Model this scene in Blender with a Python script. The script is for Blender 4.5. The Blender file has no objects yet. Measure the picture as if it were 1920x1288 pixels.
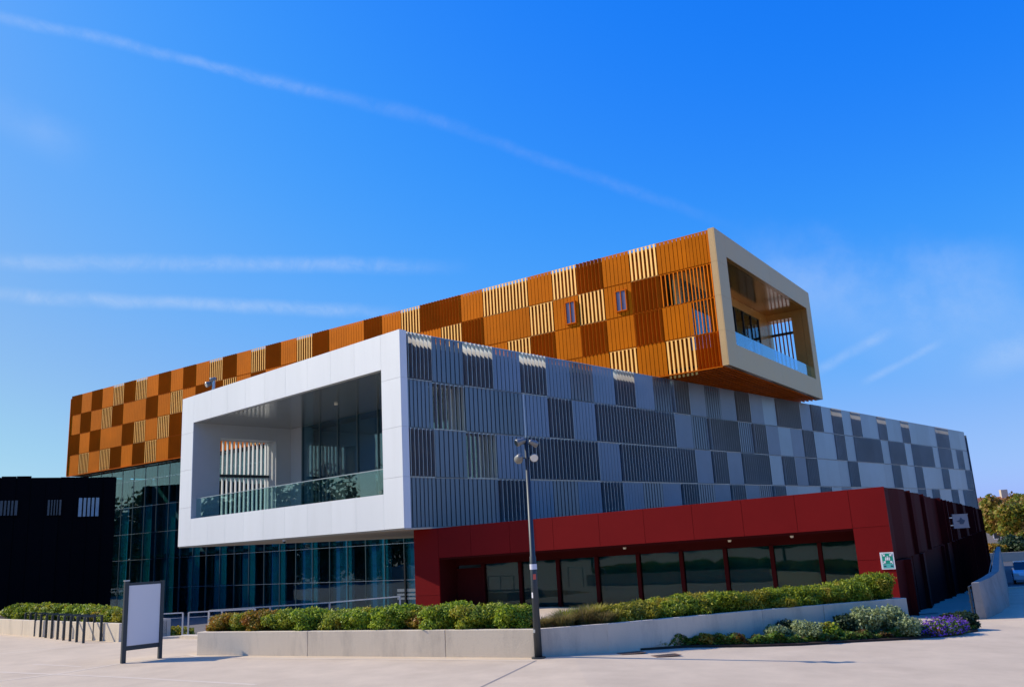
import bpy, bmesh, math, random
import numpy as np
from mathutils import Matrix, Vector
PI = math.pi
random.seed(7)
rng = np.random.default_rng(7)
S = bpy.context.scene
COL = S.collection

# ------------------------------------------------------------------ camera
cam_d = bpy.data.cameras.new('camera')
cam_d.sensor_width = 36.0
cam_d.lens = 30.07
cam_d.clip_end = 6000
cam = bpy.data.objects.new('camera', cam_d)
COL.objects.link(cam)
cam.matrix_world = Matrix(((0.99843, 0.05607, 0.0, 0.0),
                           (0.01280, -0.22780, -0.97362, 0.0),
                           (-0.05459, 0.97209, -0.22816, 2.5),
                           (0, 0, 0, 1)))
S.camera = cam

# ------------------------------------------------------------------ sun, sky, exposure
SUN = Vector((-0.978, 0.205, 0.79)).normalized()       # towards the sun
SUN_EL = math.asin(SUN.z)
S.view_settings.view_transform = 'Standard'
S.view_settings.look = 'None'
S.view_settings.exposure = 0.0
S.view_settings.gamma = 1.0
sun_d = bpy.data.lights.new('sun', 'SUN')
sun_d.energy = 5.0
sun_d.angle = math.radians(0.5)
sun_d.color = (1.0, 0.90, 0.75)
sun = bpy.data.objects.new('sun', sun_d)
COL.objects.link(sun)
sun.rotation_euler = SUN.to_track_quat('Z', 'Y').to_euler()

W = bpy.data.worlds.new('World')
S.world = W
W.use_nodes = True
nt = W.node_tree
nt.nodes.clear()
N = nt.nodes.new
LK = nt.links.new


def wm(op, a, b=None, c=None, clamp=False):
    n = N('ShaderNodeMath')
    n.operation = op
    n.use_clamp = clamp
    for i, v in enumerate((a, b, c)):
        if v is None:
            continue
        if isinstance(v, (int, float)):
            n.inputs[i].default_value = v
        else:
            LK(v, n.inputs[i])
    return n.outputs[0]


def wramp(x, a, b, lo=0.0, hi=1.0):
    n = N('ShaderNodeMapRange')
    n.interpolation_type = 'SMOOTHSTEP'
    LK(x, n.inputs[0])
    for i, v in zip((1, 2, 3, 4), (a, b, lo, hi)):
        n.inputs[i].default_value = v
    return n.outputs[0]


out_w = N('ShaderNodeOutputWorld')
bg = N('ShaderNodeBackground')
bg.inputs[1].default_value = 0.1
sky = N('ShaderNodeTexSky')
sky.sky_type = 'NISHITA'
sky.sun_disc = False
sky.sun_elevation = SUN_EL
sky.sun_rotation = math.atan2(SUN.x, SUN.y)
sky.air_density = 1.0
sky.dust_density = 0.7
sky.ozone_density = 2.0
# tone of the photograph: a deep saturated azure, paler towards the sun and the horizon
sc_in = N('ShaderNodeVectorMath')
sc_in.operation = 'SCALE'
sc_in.inputs['Scale'].default_value = 0.1
LK(sky.outputs[0], sc_in.inputs[0])
cur = N('ShaderNodeRGBCurve')
LK(sc_in.outputs[0], cur.inputs['Color'])


def set_curve(c, pts):
    while len(c.points) > 2:
        c.points.remove(c.points[1])
    c.points[0].location = pts[0]
    c.points[-1].location = pts[-1]
    for p in pts[1:-1]:
        c.points.new(*p)


set_curve(cur.mapping.curves[0], [(0, 0), (0.10, 0.010), (0.122, 0.022), (0.16, 0.05), (0.236, 0.14), (0.348, 0.265), (0.496, 0.367), (1, 0.70)])
set_curve(cur.mapping.curves[1], [(0, 0), (0.19, 0.23), (0.25, 0.315), (0.33, 0.40), (0.48, 0.50), (0.636, 0.638), (1, 0.88)])
set_curve(cur.mapping.curves[2], [(0, 0), (0.15, 0.60), (0.30, 0.92), (0.42, 0.97), (0.55, 0.95), (0.72, 0.88), (1, 0.90)])
cur.mapping.update()
hsv = N('ShaderNodeVectorMath')
hsv.operation = 'SCALE'
hsv.inputs['Scale'].default_value = 10.0
LK(cur.outputs[0], hsv.inputs[0])
tc = N('ShaderNodeTexCoord')
nz = N('ShaderNodeTexNoise')
nz.inputs['Scale'].default_value = 9.0
nz.inputs['Detail'].default_value = 7.0
nz.inputs['Roughness'].default_value = 0.62
LK(tc.outputs['Generated'], nz.inputs['Vector'])
nz2 = N('ShaderNodeTexNoise')
nz2.inputs['Scale'].default_value = 30.0
nz2.inputs['Detail'].default_value = 12.0
nz2.inputs['Roughness'].default_value = 0.72
nz2.inputs['Distortion'].default_value = 0.6
LK(tc.outputs['Generated'], nz2.inputs['Vector'])


def wdot(v):
    n = N('ShaderNodeVectorMath')
    n.operation = 'DOT_PRODUCT'
    LK(tc.outputs['Generated'], n.inputs[0])
    n.inputs[1].default_value = v
    return n.outputs['Value']


def contrail(a, b, width, amount, fade=0.04, wob=0.004, soft=False):
    """a band of thin ice cloud along the great circle from direction a to direction b"""
    a = Vector(a); b = Vector(b)
    nn = a.cross(b).normalized()
    t = nn.cross(a).normalized()
    L = math.atan2(b.dot(t), b.dot(a))
    d = wdot(nn)
    d = wm('ADD', d, wm('MULTIPLY', wm('SUBTRACT', nz.outputs[0], 0.5), wob * 4))
    d = wm('ABSOLUTE', d)
    prof = wramp(d, 0.0, width, 1.0, 0.0)
    al = wm('ARCTAN2', wdot(t), wdot(a))
    m = wm('MULTIPLY', wramp(al, -fade, fade * 0.5), wramp(al, L - fade, L + fade, 1.0, 0.0))
    tex = wramp((nz if soft else nz2).outputs[0], 0.3, 0.7, 0.35, 1.15)
    return wm('MULTIPLY', wm('MULTIPLY', prof, m), wm('MULTIPLY', tex, amount))


clouds = [
    contrail((-0.4697, 0.7164, 0.516), (-0.2165, 0.841, 0.4959), 0.0085, 0.17, 0.09),
    contrail((-0.2479, 0.8288, 0.5016), (-0.0701, 0.8816, 0.4668), 0.012, 0.065, 0.06),
    contrail((-0.0817, 0.8783, 0.4711), (0.2188, 0.9106, 0.3508), 0.010, 0.06, 0.07),
    contrail((-0.5065, 0.8073, 0.3028), (-0.1058, 0.9415, 0.32), 0.013, 0.20, 0.08),
    contrail((-0.5095, 0.8168, 0.2708), (-0.1576, 0.9498, 0.2702), 0.011, 0.24, 0.05),
    contrail((0.3378, 0.926, 0.1685), (0.4025, 0.8935, 0.1991), 0.009, 0.16, 0.02, 0.002),
    contrail((0.3824, 0.9115, 0.1513), (0.4434, 0.8781, 0.1796), 0.006, 0.18, 0.015, 0.002),
    contrail((0.2949, 0.9173, 0.2677), (0.514, 0.8364, 0.1905), 0.085, 0.24, 0.10, 0.02, True),
    contrail((0.4826, 0.8594, 0.155), (0.5629, 0.8115, 0.168), 0.025, 0.22, 0.04, 0.01, True),
    contrail((-0.486, 0.7538, 0.4424), (-0.4388, 0.7969, 0.4153), 0.03, 0.12, 0.03, 0.01, True),
]
tot = clouds[0]
for c in clouds[1:]:
    tot = wm('ADD', tot, c)
tot = wm('MINIMUM', tot, 0.8)
mixw = N('ShaderNodeMixRGB')
LK(tot, mixw.inputs[0])
LK(hsv.outputs[0], mixw.inputs[1])
mixw.inputs[2].default_value = (7.0, 8.0, 9.6, 1)
LK(mixw.outputs[0], bg.inputs[0])
LK(bg.outputs[0], out_w.inputs[0])

# ------------------------------------------------------------------ helpers
def srgb(r, g, b):
    f = lambda c: (c / 255 / 12.92) if c / 255 <= 0.04045 else ((c / 255 + 0.055) / 1.055) ** 2.4
    return (f(r), f(g), f(b))


MATS = {}


def material(name, col, rough=0.6, metal=0.0, var=0.06, nscale=1.2, bump=0.0, bscale=30.0, spec=0.5,
             streak=0.0, dirt=None, coat=0.0):
    m = bpy.data.materials.new(name)
    m.use_nodes = True
    t = m.node_tree
    p = t.nodes['Principled BSDF']
    p.inputs['Roughness'].default_value = rough
    p.inputs['Metallic'].default_value = metal
    p.inputs['Specular IOR Level'].default_value = spec
    if coat:
        p.inputs['Coat Weight'].default_value = coat
    co = t.nodes.new('ShaderNodeTexCoord')
    ge = t.nodes.new('ShaderNodeNewGeometry')
    no = t.nodes.new('ShaderNodeTexNoise')
    no.inputs['Scale'].default_value = nscale
    no.inputs['Detail'].default_value = 8
    no.inputs['Roughness'].default_value = 0.65
    src = ge.outputs['Position']
    if streak:
        mp = t.nodes.new('ShaderNodeMapping')
        mp.inputs['Scale'].default_value = (1, 1, streak)
        t.links.new(src, mp.inputs[0])
        src = mp.outputs[0]
    t.links.new(src, no.inputs['Vector'])
    hs = t.nodes.new('ShaderNodeHueSaturation')
    hs.inputs['Color'].default_value = (*col, 1)
    mr = t.nodes.new('ShaderNodeMapRange')
    mr.inputs[1].default_value = 0.3
    mr.inputs[2].default_value = 0.7
    mr.inputs[3].default_value = 1 - var
    mr.inputs[4].default_value = 1 + var
    t.links.new(no.outputs[0], mr.inputs[0])
    # a small shift from one object to the next as well
    oi = t.nodes.new('ShaderNodeObjectInfo')
    mo = t.nodes.new('ShaderNodeMapRange')
    mo.inputs[3].default_value = 1 - var * 0.6
    mo.inputs[4].default_value = 1 + var * 0.6
    t.links.new(oi.outputs['Random'], mo.inputs[0])
    mu = t.nodes.new('ShaderNodeMath')
    mu.operation = 'MULTIPLY'
    t.links.new(mr.outputs[0], mu.inputs[0])
    t.links.new(mo.outputs[0], mu.inputs[1])
    t.links.new(mu.outputs[0], hs.inputs['Value'])
    last = hs.outputs[0]
    if dirt:
        dcol, amt, dsc = dirt
        n2 = t.nodes.new('ShaderNodeTexNoise')
        n2.inputs['Scale'].default_value = dsc
        n2.inputs['Detail'].default_value = 12
        n2.inputs['Roughness'].default_value = 0.7
        t.links.new(src, n2.inputs['Vector'])
        r2 = t.nodes.new('ShaderNodeMapRange')
        r2.inputs[1].default_value = 0.48
        r2.inputs[2].default_value = 0.75
        r2.inputs[4].default_value = amt
        t.links.new(n2.outputs[0], r2.inputs[0])
        mx = t.nodes.new('ShaderNodeMixRGB')
        t.links.new(r2.outputs[0], mx.inputs[0])
        t.links.new(last, mx.inputs[1])
        mx.inputs[2].default_value = (*dcol, 1)
        last = mx.outputs[0]
    t.links.new(last, p.inputs['Base Color'])
    rr = t.nodes.new('ShaderNodeMapRange')
    rr.inputs[3].default_value = max(0.02, rough - 0.08)
    rr.inputs[4].default_value = min(1, rough + 0.08)
    t.links.new(no.outputs[0], rr.inputs[0])
    t.links.new(rr.outputs[0], p.inputs['Roughness'])
    if bump:
        nb = t.nodes.new('ShaderNodeTexNoise')
        nb.inputs['Scale'].default_value = bscale
        nb.inputs['Detail'].default_value = 6
        t.links.new(ge.outputs['Position'], nb.inputs['Vector'])
        b = t.nodes.new('ShaderNodeBump')
        b.inputs['Strength'].default_value = bump
        b.inputs['Distance'].default_value = 0.02
        t.links.new(nb.outputs[0], b.inputs['Height'])
        t.links.new(b.outputs[0], p.inputs['Normal'])
    MATS[name] = m
    return m


def glass_mat(name, tint, refl=1.0, rough=0.02, wav=0.0, base=0.04):
    """thin architectural glass: tinted see-through plus a Fresnel reflection"""
    m = bpy.data.materials.new(name)
    m.use_nodes = True
    t = m.node_tree
    t.nodes.clear()
    o = t.nodes.new('ShaderNodeOutputMaterial')
    mx = t.nodes.new('ShaderNodeMixShader')
    tr = t.nodes.new('ShaderNodeBsdfTransparent')
    tr.inputs[0].default_value = (*tint, 1)
    gl = t.nodes.new('ShaderNodeBsdfGlossy')
    gl.inputs['Roughness'].default_value = rough
    gl.inputs['Color'].default_value = (0.86, 0.95, 0.97, 1)
    fr = t.nodes.new('ShaderNodeLayerWeight')
    fr.inputs['Blend'].default_value = 0.5
    pw = t.nodes.new('ShaderNodeMath')
    pw.operation = 'POWER'
    pw.inputs[1].default_value = 3.0
    t.links.new(fr.outputs['Facing'], pw.inputs[0])
    ma = t.nodes.new('ShaderNodeMath')
    ma.operation = 'MULTIPLY_ADD'
    ma.use_clamp = True
    ma.inputs[1].default_value = refl
    ma.inputs[2].default_value = base
    t.links.new(pw.outputs[0], ma.inputs[0])
    if wav:
        ge = t.nodes.new('ShaderNodeNewGeometry')
        nb = t.nodes.new('ShaderNodeTexNoise')
        nb.inputs['Scale'].default_value = 0.5
        nb.inputs['Detail'].default_value = 2
        t.links.new(ge.outputs['Position'], nb.inputs['Vector'])
        b = t.nodes.new('ShaderNodeBump')
        b.inputs['Strength'].default_value = wav
        b.inputs['Distance'].default_value = 0.05
        t.links.new(nb.outputs[0], b.inputs['Height'])
        t.links.new(b.outputs[0], gl.inputs['Normal'])
    t.links.new(ma.outputs[0], mx.inputs[0])
    t.links.new(tr.outputs[0], mx.inputs[1])
    t.links.new(gl.outputs[0], mx.inputs[2])
    t.links.new(mx.outputs[0], o.inputs[0])
    MATS[name] = m
    return m


def leaf_mat(name, cols, patch=None, patch_scale=1.3, trans=0.35):
    """leaves: a colour per leaf out of a ramp, plus patches that have turned"""
    m = bpy.data.materials.new(name)
    m.use_nodes = True
    t = m.node_tree
    t.nodes.clear()
    o = t.nodes.new('ShaderNodeOutputMaterial')
    ge = t.nodes.new('ShaderNodeNewGeometry')
    r = t.nodes.new('ShaderNodeValToRGB')
    el = r.color_ramp.elements
    while len(el) < len(cols):
        el.new(0.5)
    for i, c in enumerate(cols):
        el[i].position = i / (len(cols) - 1)
        el[i].color = (*c, 1)
    t.links.new(ge.outputs['Random Per Island'], r.inputs[0])
    last = r.outputs[0]
    if patch:
        no = t.nodes.new('ShaderNodeTexNoise')
        no.inputs['Scale'].default_value = patch_scale
        no.inputs['Detail'].default_value = 3
        t.links.new(ge.outputs['Position'], no.inputs['Vector'])
        mr = t.nodes.new('ShaderNodeMapRange')
        mr.inputs[1].default_value = patch[2]
        mr.inputs[2].default_value = patch[2] + 0.10
        mr.inputs[4].default_value = patch[1]
        t.links.new(no.outputs[0], mr.inputs[0])
        mx = t.nodes.new('ShaderNodeMixRGB')
        t.links.new(mr.outputs[0], mx.inputs[0])
        t.links.new(last, mx.inputs[1])
        mx.inputs[2].default_value = (*patch[0], 1)
        last = mx.outputs[0]
    d = t.nodes.new('ShaderNodeBsdfPrincipled')
    d.inputs['Roughness'].default_value = 0.55
    d.inputs['Specular IOR Level'].default_value = 0.35
    t.links.new(last, d.inputs['Base Color'])
    tl = t.nodes.new('ShaderNodeBsdfTranslucent')
    t.links.new(last, tl.inputs[0])
    mx = t.nodes.new('ShaderNodeMixShader')
    mx.inputs[0].default_value = trans
    t.links.new(d.outputs[0], mx.inputs[1])
    t.links.new(tl.outputs[0], mx.inputs[2])
    t.links.new(mx.outputs[0], o.inputs[0])
    MATS[name] = m
    return m


class MB:
    """collects boxes, prisms and tubes, then links them as one mesh object"""
    def __init__(s):
        s.v = []
        s.f = []

    def add(s, vs, fs):
        n = len(s.v)
        s.v += [tuple(v) for v in vs]
        s.f += [tuple(i + n for i in f) for f in fs]
        return s

    def box(s, x0, x1, y0, y1, z0, z1):
        vs = [(x, y, z) for z in (z0, z1) for y in (y0, y1) for x in (x0, x1)]
        return s.add(vs, [(0, 2, 3, 1), (4, 5, 7, 6), (0, 1, 5, 4), (2, 6, 7, 3), (0, 4, 6, 2), (1, 3, 7, 5)])

    def prism(s, pts, z0, z1):
        """vertical prism over a counter-clockwise plan outline"""
        n = len(pts)
        z0s = z0 if hasattr(z0, '__len__') else [z0] * n
        z1s = z1 if hasattr(z1, '__len__') else [z1] * n
        vs = [(p[0], p[1], z) for p, z in zip(pts, z0s)] + [(p[0], p[1], z) for p, z in zip(pts, z1s)]
        fs = [tuple(range(n - 1, -1, -1)), tuple(range(n, 2 * n))]
        fs += [(i, (i + 1) % n, n + (i + 1) % n, n + i) for i in range(n)]
        return s.add(vs, fs)

    def bar(s, a, b, w, h=None, up=(0, 0, 1)):
        h = h or w
        a = Vector(a); b = Vector(b)
        d = (b - a).normalized()
        u = Vector(up)
        if abs(d.dot(u)) > 0.99:
            u = Vector((1, 0, 0))
        r = d.cross(u).normalized()
        u = r.cross(d)
        vs = [p + r * (sx * w / 2) + u * (sy * h / 2) for p in (a, b) for sx, sy in ((-1, -1), (1, -1), (1, 1), (-1, 1))]
        return s.add(vs, [(3, 2, 1, 0), (4, 5, 6, 7), (0, 1, 5, 4), (1, 2, 6, 5), (2, 3, 7, 6), (3, 0, 4, 7)])

    def tube(s, pts, rad, n=10, cap=True):
        """tube through points with a radius for each point"""
        rads = rad if hasattr(rad, '__len__') else [rad] * len(pts)
        P = [Vector(p) for p in pts]
        base = len(s.v)
        u = None
        for i, p in enumerate(P):
            d = (P[min(i + 1, len(P) - 1)] - P[max(i - 1, 0)]).normalized()
            if u is None:
                u = d.orthogonal().normalized()
            u = (u - d * u.dot(d)).normalized()
            w = d.cross(u)
            for k in range(n):
                a = 2 * PI * k / n
                s.v.append(tuple(p + (u * math.cos(a) + w * math.sin(a)) * rads[i]))
        for i in range(len(P) - 1):
            for k in range(n):
                a = base + i * n + k
                b = base + i * n + (k + 1) % n
                s.f.append((a, b, b + n, a + n))
        if cap:
            s.f.append(tuple(base + k for k in range(n - 1, -1, -1)))
            s.f.append(tuple(base + (len(P) - 1) * n + k for k in range(n)))
        return s

    def mesh(s, name, mat):
        me = bpy.data.meshes.new(name)
        me.from_pydata(s.v, [], s.f)
        me.materials.append(mat)
        me.update()
        return me

    def build(s, name, mat, parent=None, loc=None, rz=0.0, smooth=False, **kw):
        o = bpy.data.objects.new(name, s.mesh(name, mat))
        if smooth:
            for p in o.data.polygons:
                p.use_smooth = True
        COL.objects.link(o)
        return fin(o, parent, loc, rz, **kw)


def fin(o, parent=None, loc=None, rz=0.0, label=None, cat=None, group=None, kind=None):
    o.parent = parent
    if loc is not None:
        o.location = loc
    o.rotation_euler.z = rz
    if label:
        o['label'] = label
    if cat:
        o['category'] = cat
    if group:
        o['group'] = group
    if kind:
        o['kind'] = kind
    return o


def link_mesh(name, me, parent=None, loc=(0, 0, 0), rz=0.0, **kw):
    o = bpy.data.objects.new(name, me)
    COL.objects.link(o)
    return fin(o, parent, loc, rz, **kw)


def thing(name, label, cat, loc=(0, 0, 0), rz=0.0, group=None):
    o = bpy.data.objects.new(name, None)
    o.empty_display_size = 0.3
    COL.objects.link(o)
    return fin(o, None, loc, rz, label, cat, group)


def copy_tree(o, parent=None):
    c = o.copy()
    COL.objects.link(c)
    c.parent = parent
    for ch in list(o.children):
        copy_tree(ch, c)
    return c


def bevel(o, w=0.01, seg=1):
    m = o.modifiers.new('bevel', 'BEVEL')
    m.width = w
    m.segments = seg
    m.limit_method = 'ANGLE'
    return o


# ------------------------------------------------------------------ materials
M = material
white_alu = M('white_aluminium', (0.74, 0.75, 0.75), 0.5, 0.05, 0.03, 0.35, streak=0.15, dirt=((0.60, 0.60, 0.58), 0.25, 1.3))
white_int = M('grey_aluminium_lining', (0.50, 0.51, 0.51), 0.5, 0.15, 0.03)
blue_alu = M('grey_blue_aluminium', (0.56, 0.55, 0.54), 0.42, 0.85, 0.07, 0.5)
blue_light = M('lit_blue_grey_aluminium', (0.25, 0.28, 0.325), 0.42, 0.6, 0.09, 0.5)  # lighter copy of the one louvre metal, for blades that catch light
blue_far = M('grazing_lit_blue_grey_aluminium', (0.29, 0.335, 0.40), 0.42, 0.6, 0.12, 0.25)  # far bays lightened in colour to stand in for grazing reflection
blue_mid = M('dimmed_blue_grey_aluminium', (0.175, 0.20, 0.24), 0.42, 0.75, 0.09, 0.5)  # same metal with the dimmer look of flat blades in its colour
blue_dark = blue_alu
blue_back = M('slate_backing_sheet', (0.07, 0.085, 0.11), 0.6, 0.2, 0.05)
gold_alu = M('pale_gold_aluminium', (0.64, 0.40, 0.17), 0.45, 0.3, 0.03, 0.35)
gold_int = M('bronze_aluminium_lining', (0.58, 0.32, 0.09), 0.25, 0.45, 0.04)
sunlit_fin = M('sunlit_orange_aluminium', (0.90, 0.47, 0.10), 0.45, 0.1, 0.05)  # sunlight put into the colour: a brighter, yellower copy of the orange
or_mid = M('orange_aluminium', (0.62, 0.155, 0.001), 0.6, 0.25, 0.13, 0.4, spec=0.08)
or_dark = M('shaded_orange_aluminium', (0.55, 0.115, 0.001), 0.6, 0.3, 0.14, 0.4, spec=0.08)  # orange darkened as shade for blades turned from the sun; rails share it
or_back = M('orange_backing_sheet', (0.36, 0.085, 0.001), 0.6, 0.3, 0.06, spec=0.08)
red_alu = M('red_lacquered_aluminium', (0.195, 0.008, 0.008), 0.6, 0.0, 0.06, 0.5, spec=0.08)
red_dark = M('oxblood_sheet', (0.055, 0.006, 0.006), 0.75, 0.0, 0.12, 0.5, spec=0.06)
black_alu = M('black_sheet', (0.004, 0.0045, 0.006), 0.8, 0.0, 0.1, spec=0.03)
concrete = M('fair_faced_concrete', (0.66, 0.56, 0.42), 0.85, 0, 0.07, 0.8, 0.25, 25, 0.25, streak=0.3,
             dirt=((0.24, 0.21, 0.17), 0.55, 1.6))
paving = M('pinkish_concrete_paving', (0.57, 0.455, 0.32), 0.9, 0, 0.09, 0.9, 0.3, 60, 0.2,
           dirt=((0.47, 0.37, 0.26), 0.7, 0.35))
pave_line = M('pale_paving_joint', (0.64, 0.53, 0.40), 0.9, 0, 0.06, 2.0, spec=0.2)
pave_dark = M('grey_paving_joint', (0.30, 0.26, 0.23), 0.9, 0, 0.1, 2.0, spec=0.2)
court_m = M('lower_court_paving', (0.16, 0.15, 0.15), 0.9, 0, 0.06, 0.3, spec=0.2)
ground_m = M('distant_ground', (0.14, 0.15, 0.09), 0.95, 0, 0.2, 0.05, spec=0.1)
soil_m = M('dark_soil', (0.055, 0.04, 0.03), 0.95, 0, 0.3, 5, 0.6, 20, 0.1)
soffit_m = M('beige_soffit_board', (0.50, 0.43, 0.33), 0.7, 0, 0.04, 0.6)
steel = M('dark_grey_steel', (0.045, 0.055, 0.062), 0.45, 0.4, 0.06, 3)
galv = M('galvanised_steel', (0.50, 0.53, 0.56), 0.35, 0.7, 0.05, 3)
inner_dark = M('dark_interior', (0.06, 0.10, 0.12), 0.8, 0, 0.15, 0.4)
inner_floor = M('dark_interior_floor', (0.04, 0.045, 0.05), 0.6, 0, 0.1, 0.4)
col_dark = M('black_steel_column', (0.012, 0.014, 0.018), 0.5, 0.2, 0.1)
mullion_m = M('grey_green_mullion', (0.10, 0.15, 0.16), 0.35, 0.4, 0.05)
rail_m = M('silver_transom', (0.45, 0.52, 0.58), 0.25, 0.8, 0.05)
blind_m = M('teal_roller_blind', (0.06, 0.19, 0.19), 0.8, 0, 0.08, 0.4)
white_p = M('white_paint', (0.78, 0.78, 0.78), 0.5, 0, 0.02)
board_m = M('blank_white_board', (0.78, 0.74, 0.70), 0.3, 0, 0.015, 0.6)
sign_green = M('sign_green', (0.0, 0.30, 0.19), 0.4)
sign_teal = M('sign_teal', (0.10, 0.48, 0.42), 0.4)
sign_dark = M('sign_dark_ink', (0.02, 0.05, 0.09), 0.5)
sticker_r = M('sticker_red', (0.65, 0.10, 0.06), 0.5)
sticker_w = M('sticker_white', (0.72, 0.72, 0.76), 0.5)
lamp_glass = M('lamp_lens', (0.72, 0.68, 0.58), 0.2, 0.1, 0.03)
roof_gravel = M('grey_roof_gravel', (0.28, 0.28, 0.28), 0.95, 0, 0.2, 5)
tile_m = M('terracotta_tiles', (0.42, 0.17, 0.09), 0.85, 0, 0.2, 1.5, spec=0.2)
wall_m = M('cream_render', (0.50, 0.43, 0.34), 0.9, 0, 0.06, 0.5, spec=0.2)
bark = M('bark', (0.10, 0.075, 0.055), 0.9, 0, 0.25, 6, 0.5, 15, 0.2)
car_white = M('white_car_paint', (0.72, 0.73, 0.75), 0.25, 0.1, 0.01, coat=0.5)
car_blue = M('pale_blue_paint', (0.22, 0.36, 0.52), 0.35, 0.1, 0.03)
tyre_m = M('rubber', (0.015, 0.015, 0.016), 0.8)
car_glass = M('dark_car_glass', (0.02, 0.03, 0.035), 0.08, 0.0, 0.02)

curtain = glass_mat('curtain_wall_glass', (0.58, 0.82, 0.90), 0.42, 0.015, 0.12, 0.07)
railing_glass = glass_mat('balustrade_glass', (0.70, 0.90, 0.90), 0.7, 0.01, 0.0, 0.06)
blue_glass = glass_mat('blue_balustrade_glass', (0.30, 0.66, 0.90), 1.0, 0.02, 0.0, 0.10)
dark_glass = glass_mat('tinted_window_glass', (0.35, 0.60, 0.60), 0.4, 0.02, 0.1, 0.035)
fin_glass = glass_mat('green_glass_fin', (0.50, 0.80, 0.72), 0.6, 0.2, 0.0, 0.12)

lf_shrub = leaf_mat('shrub_leaves', [(0.08, 0.13, 0.010), (0.22, 0.29, 0.02), (0.36, 0.42, 0.03), (0.50, 0.48, 0.04)],
                    ((0.46, 0.30, 0.03), 0.8, 0.54), 1.4)
lf_green = leaf_mat('fresh_shrub_leaves', [(0.06, 0.12, 0.01), (0.19, 0.29, 0.018), (0.33, 0.44, 0.026), (0.46, 0.52, 0.035)],
                    ((0.46, 0.36, 0.03), 0.75, 0.57), 1.5)
lf_autumn = leaf_mat('orange_shrub_leaves', [(0.16, 0.18, 0.015), (0.36, 0.26, 0.02), (0.44, 0.18, 0.02), (0.28, 0.30, 0.03)],
                     ((0.30, 0.06, 0.02), 0.6, 0.6), 1.6)
lf_yellow = leaf_mat('yellow_shrub_leaves', [(0.18, 0.20, 0.015), (0.34, 0.30, 0.02), (0.44, 0.36, 0.025), (0.24, 0.27, 0.03)],
                     ((0.10, 0.14, 0.02), 0.7, 0.58), 1.3)
lf_hedge = leaf_mat('hedge_leaves', [(0.05, 0.10, 0.008), (0.16, 0.23, 0.012), (0.30, 0.37, 0.02), (0.44, 0.44, 0.03)],
                    ((0.46, 0.34, 0.03), 0.75, 0.54), 1.2)
lf_silver = leaf_mat('silver_green_leaves', [(0.16, 0.21, 0.08), (0.30, 0.37, 0.15), (0.42, 0.47, 0.24), (0.24, 0.30, 0.08)])
lf_dark = leaf_mat('dark_leaves', [(0.012, 0.03, 0.01), (0.03, 0.06, 0.02), (0.05, 0.09, 0.03)])
lf_ground = leaf_mat('ground_cover_leaves', [(0.07, 0.15, 0.015), (0.13, 0.24, 0.03), (0.20, 0.28, 0.04), (0.16, 0.10, 0.03)],
                     ((0.17, 0.06, 0.03), 0.9, 0.56), 2.2)
lf_straw = leaf_mat('dry_grass', [(0.20, 0.15, 0.05), (0.34, 0.25, 0.10), (0.16, 0.17, 0.04), (0.30, 0.20, 0.08)])
lf_purple = leaf_mat('purple_petals', [(0.10, 0.03, 0.32), (0.18, 0.06, 0.50), (0.30, 0.14, 0.62), (0.14, 0.03, 0.38)], None, 1, 0.3)
lf_tree = leaf_mat('autumn_tree_leaves', [(0.08, 0.13, 0.012), (0.18, 0.22, 0.02), (0.30, 0.24, 0.025), (0.26, 0.16, 0.03)],
                   ((0.27, 0.11, 0.025), 0.8, 0.53), 0.35)
lf_wood = leaf_mat('far_wood_leaves', [(0.02, 0.04, 0.008), (0.05, 0.085, 0.014), (0.09, 0.12, 0.02)], None, 1, 0.2)


# ------------------------------------------------------------------ terrain
def g(X, Y):
    z = -0.045 * min(max(X - 1, 0), 13)
    if X > 9:
        z -= 0.05 * min(max(Y - 31, 0), 31) + 0.026 * min(max(Y - 62, 0), 34)
    return z


back = [(-700, 46), (-60, 46), (-30, 45.8), (-22.3, 39.6), (-14.6, 33.0), (-14.0, 31.35), (-9.55, 31.2), (-9.2, 29.2), (-5.6, 29.4),
        (-3.6, 30.2), (-3.4, 37.5), (1, 35.6), (5, 33.4), (9, 31.4), (12.0, 29.9)]
back_r = [(12.0, 700), (14, 700), (24, 700), (40, 700), (70, 700), (120, 700), (700, 700)]


def strip_mesh(colsx, yback, ys):
    mb = MB()
    for (xa, ya), (xb, yb) in zip(colsx[:-1], colsx[1:]):
        la = [y for y in ys if y < ya - 0.01] + [ya]
        lb = [y for y in ys if y < yb - 0.01] + [yb]
        n = min(len(la), len(lb))
        A = la[:n - 1] + [ya]
        B = lb[:n - 1] + [yb]
        for i in range(n - 1):
            q = [(xa, A[i]), (xb, B[i]), (xb, B[i + 1]), (xa, A[i + 1])]
            mb.add([(x, y, g((x if xa < 12 or x > 12.01 else 12.0), y)) for x, y in q], [(0, 1, 2, 3)])
        if yback:
            q = [(xa, ya), (xb, yb)]
            mb.add([(xa, ya, g(xa, ya)), (xb, yb, g(xb, yb)), (xb, yb, -2.6), (xa, ya, -2.6)], [(3, 2, 1, 0)])
    return mb


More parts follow.
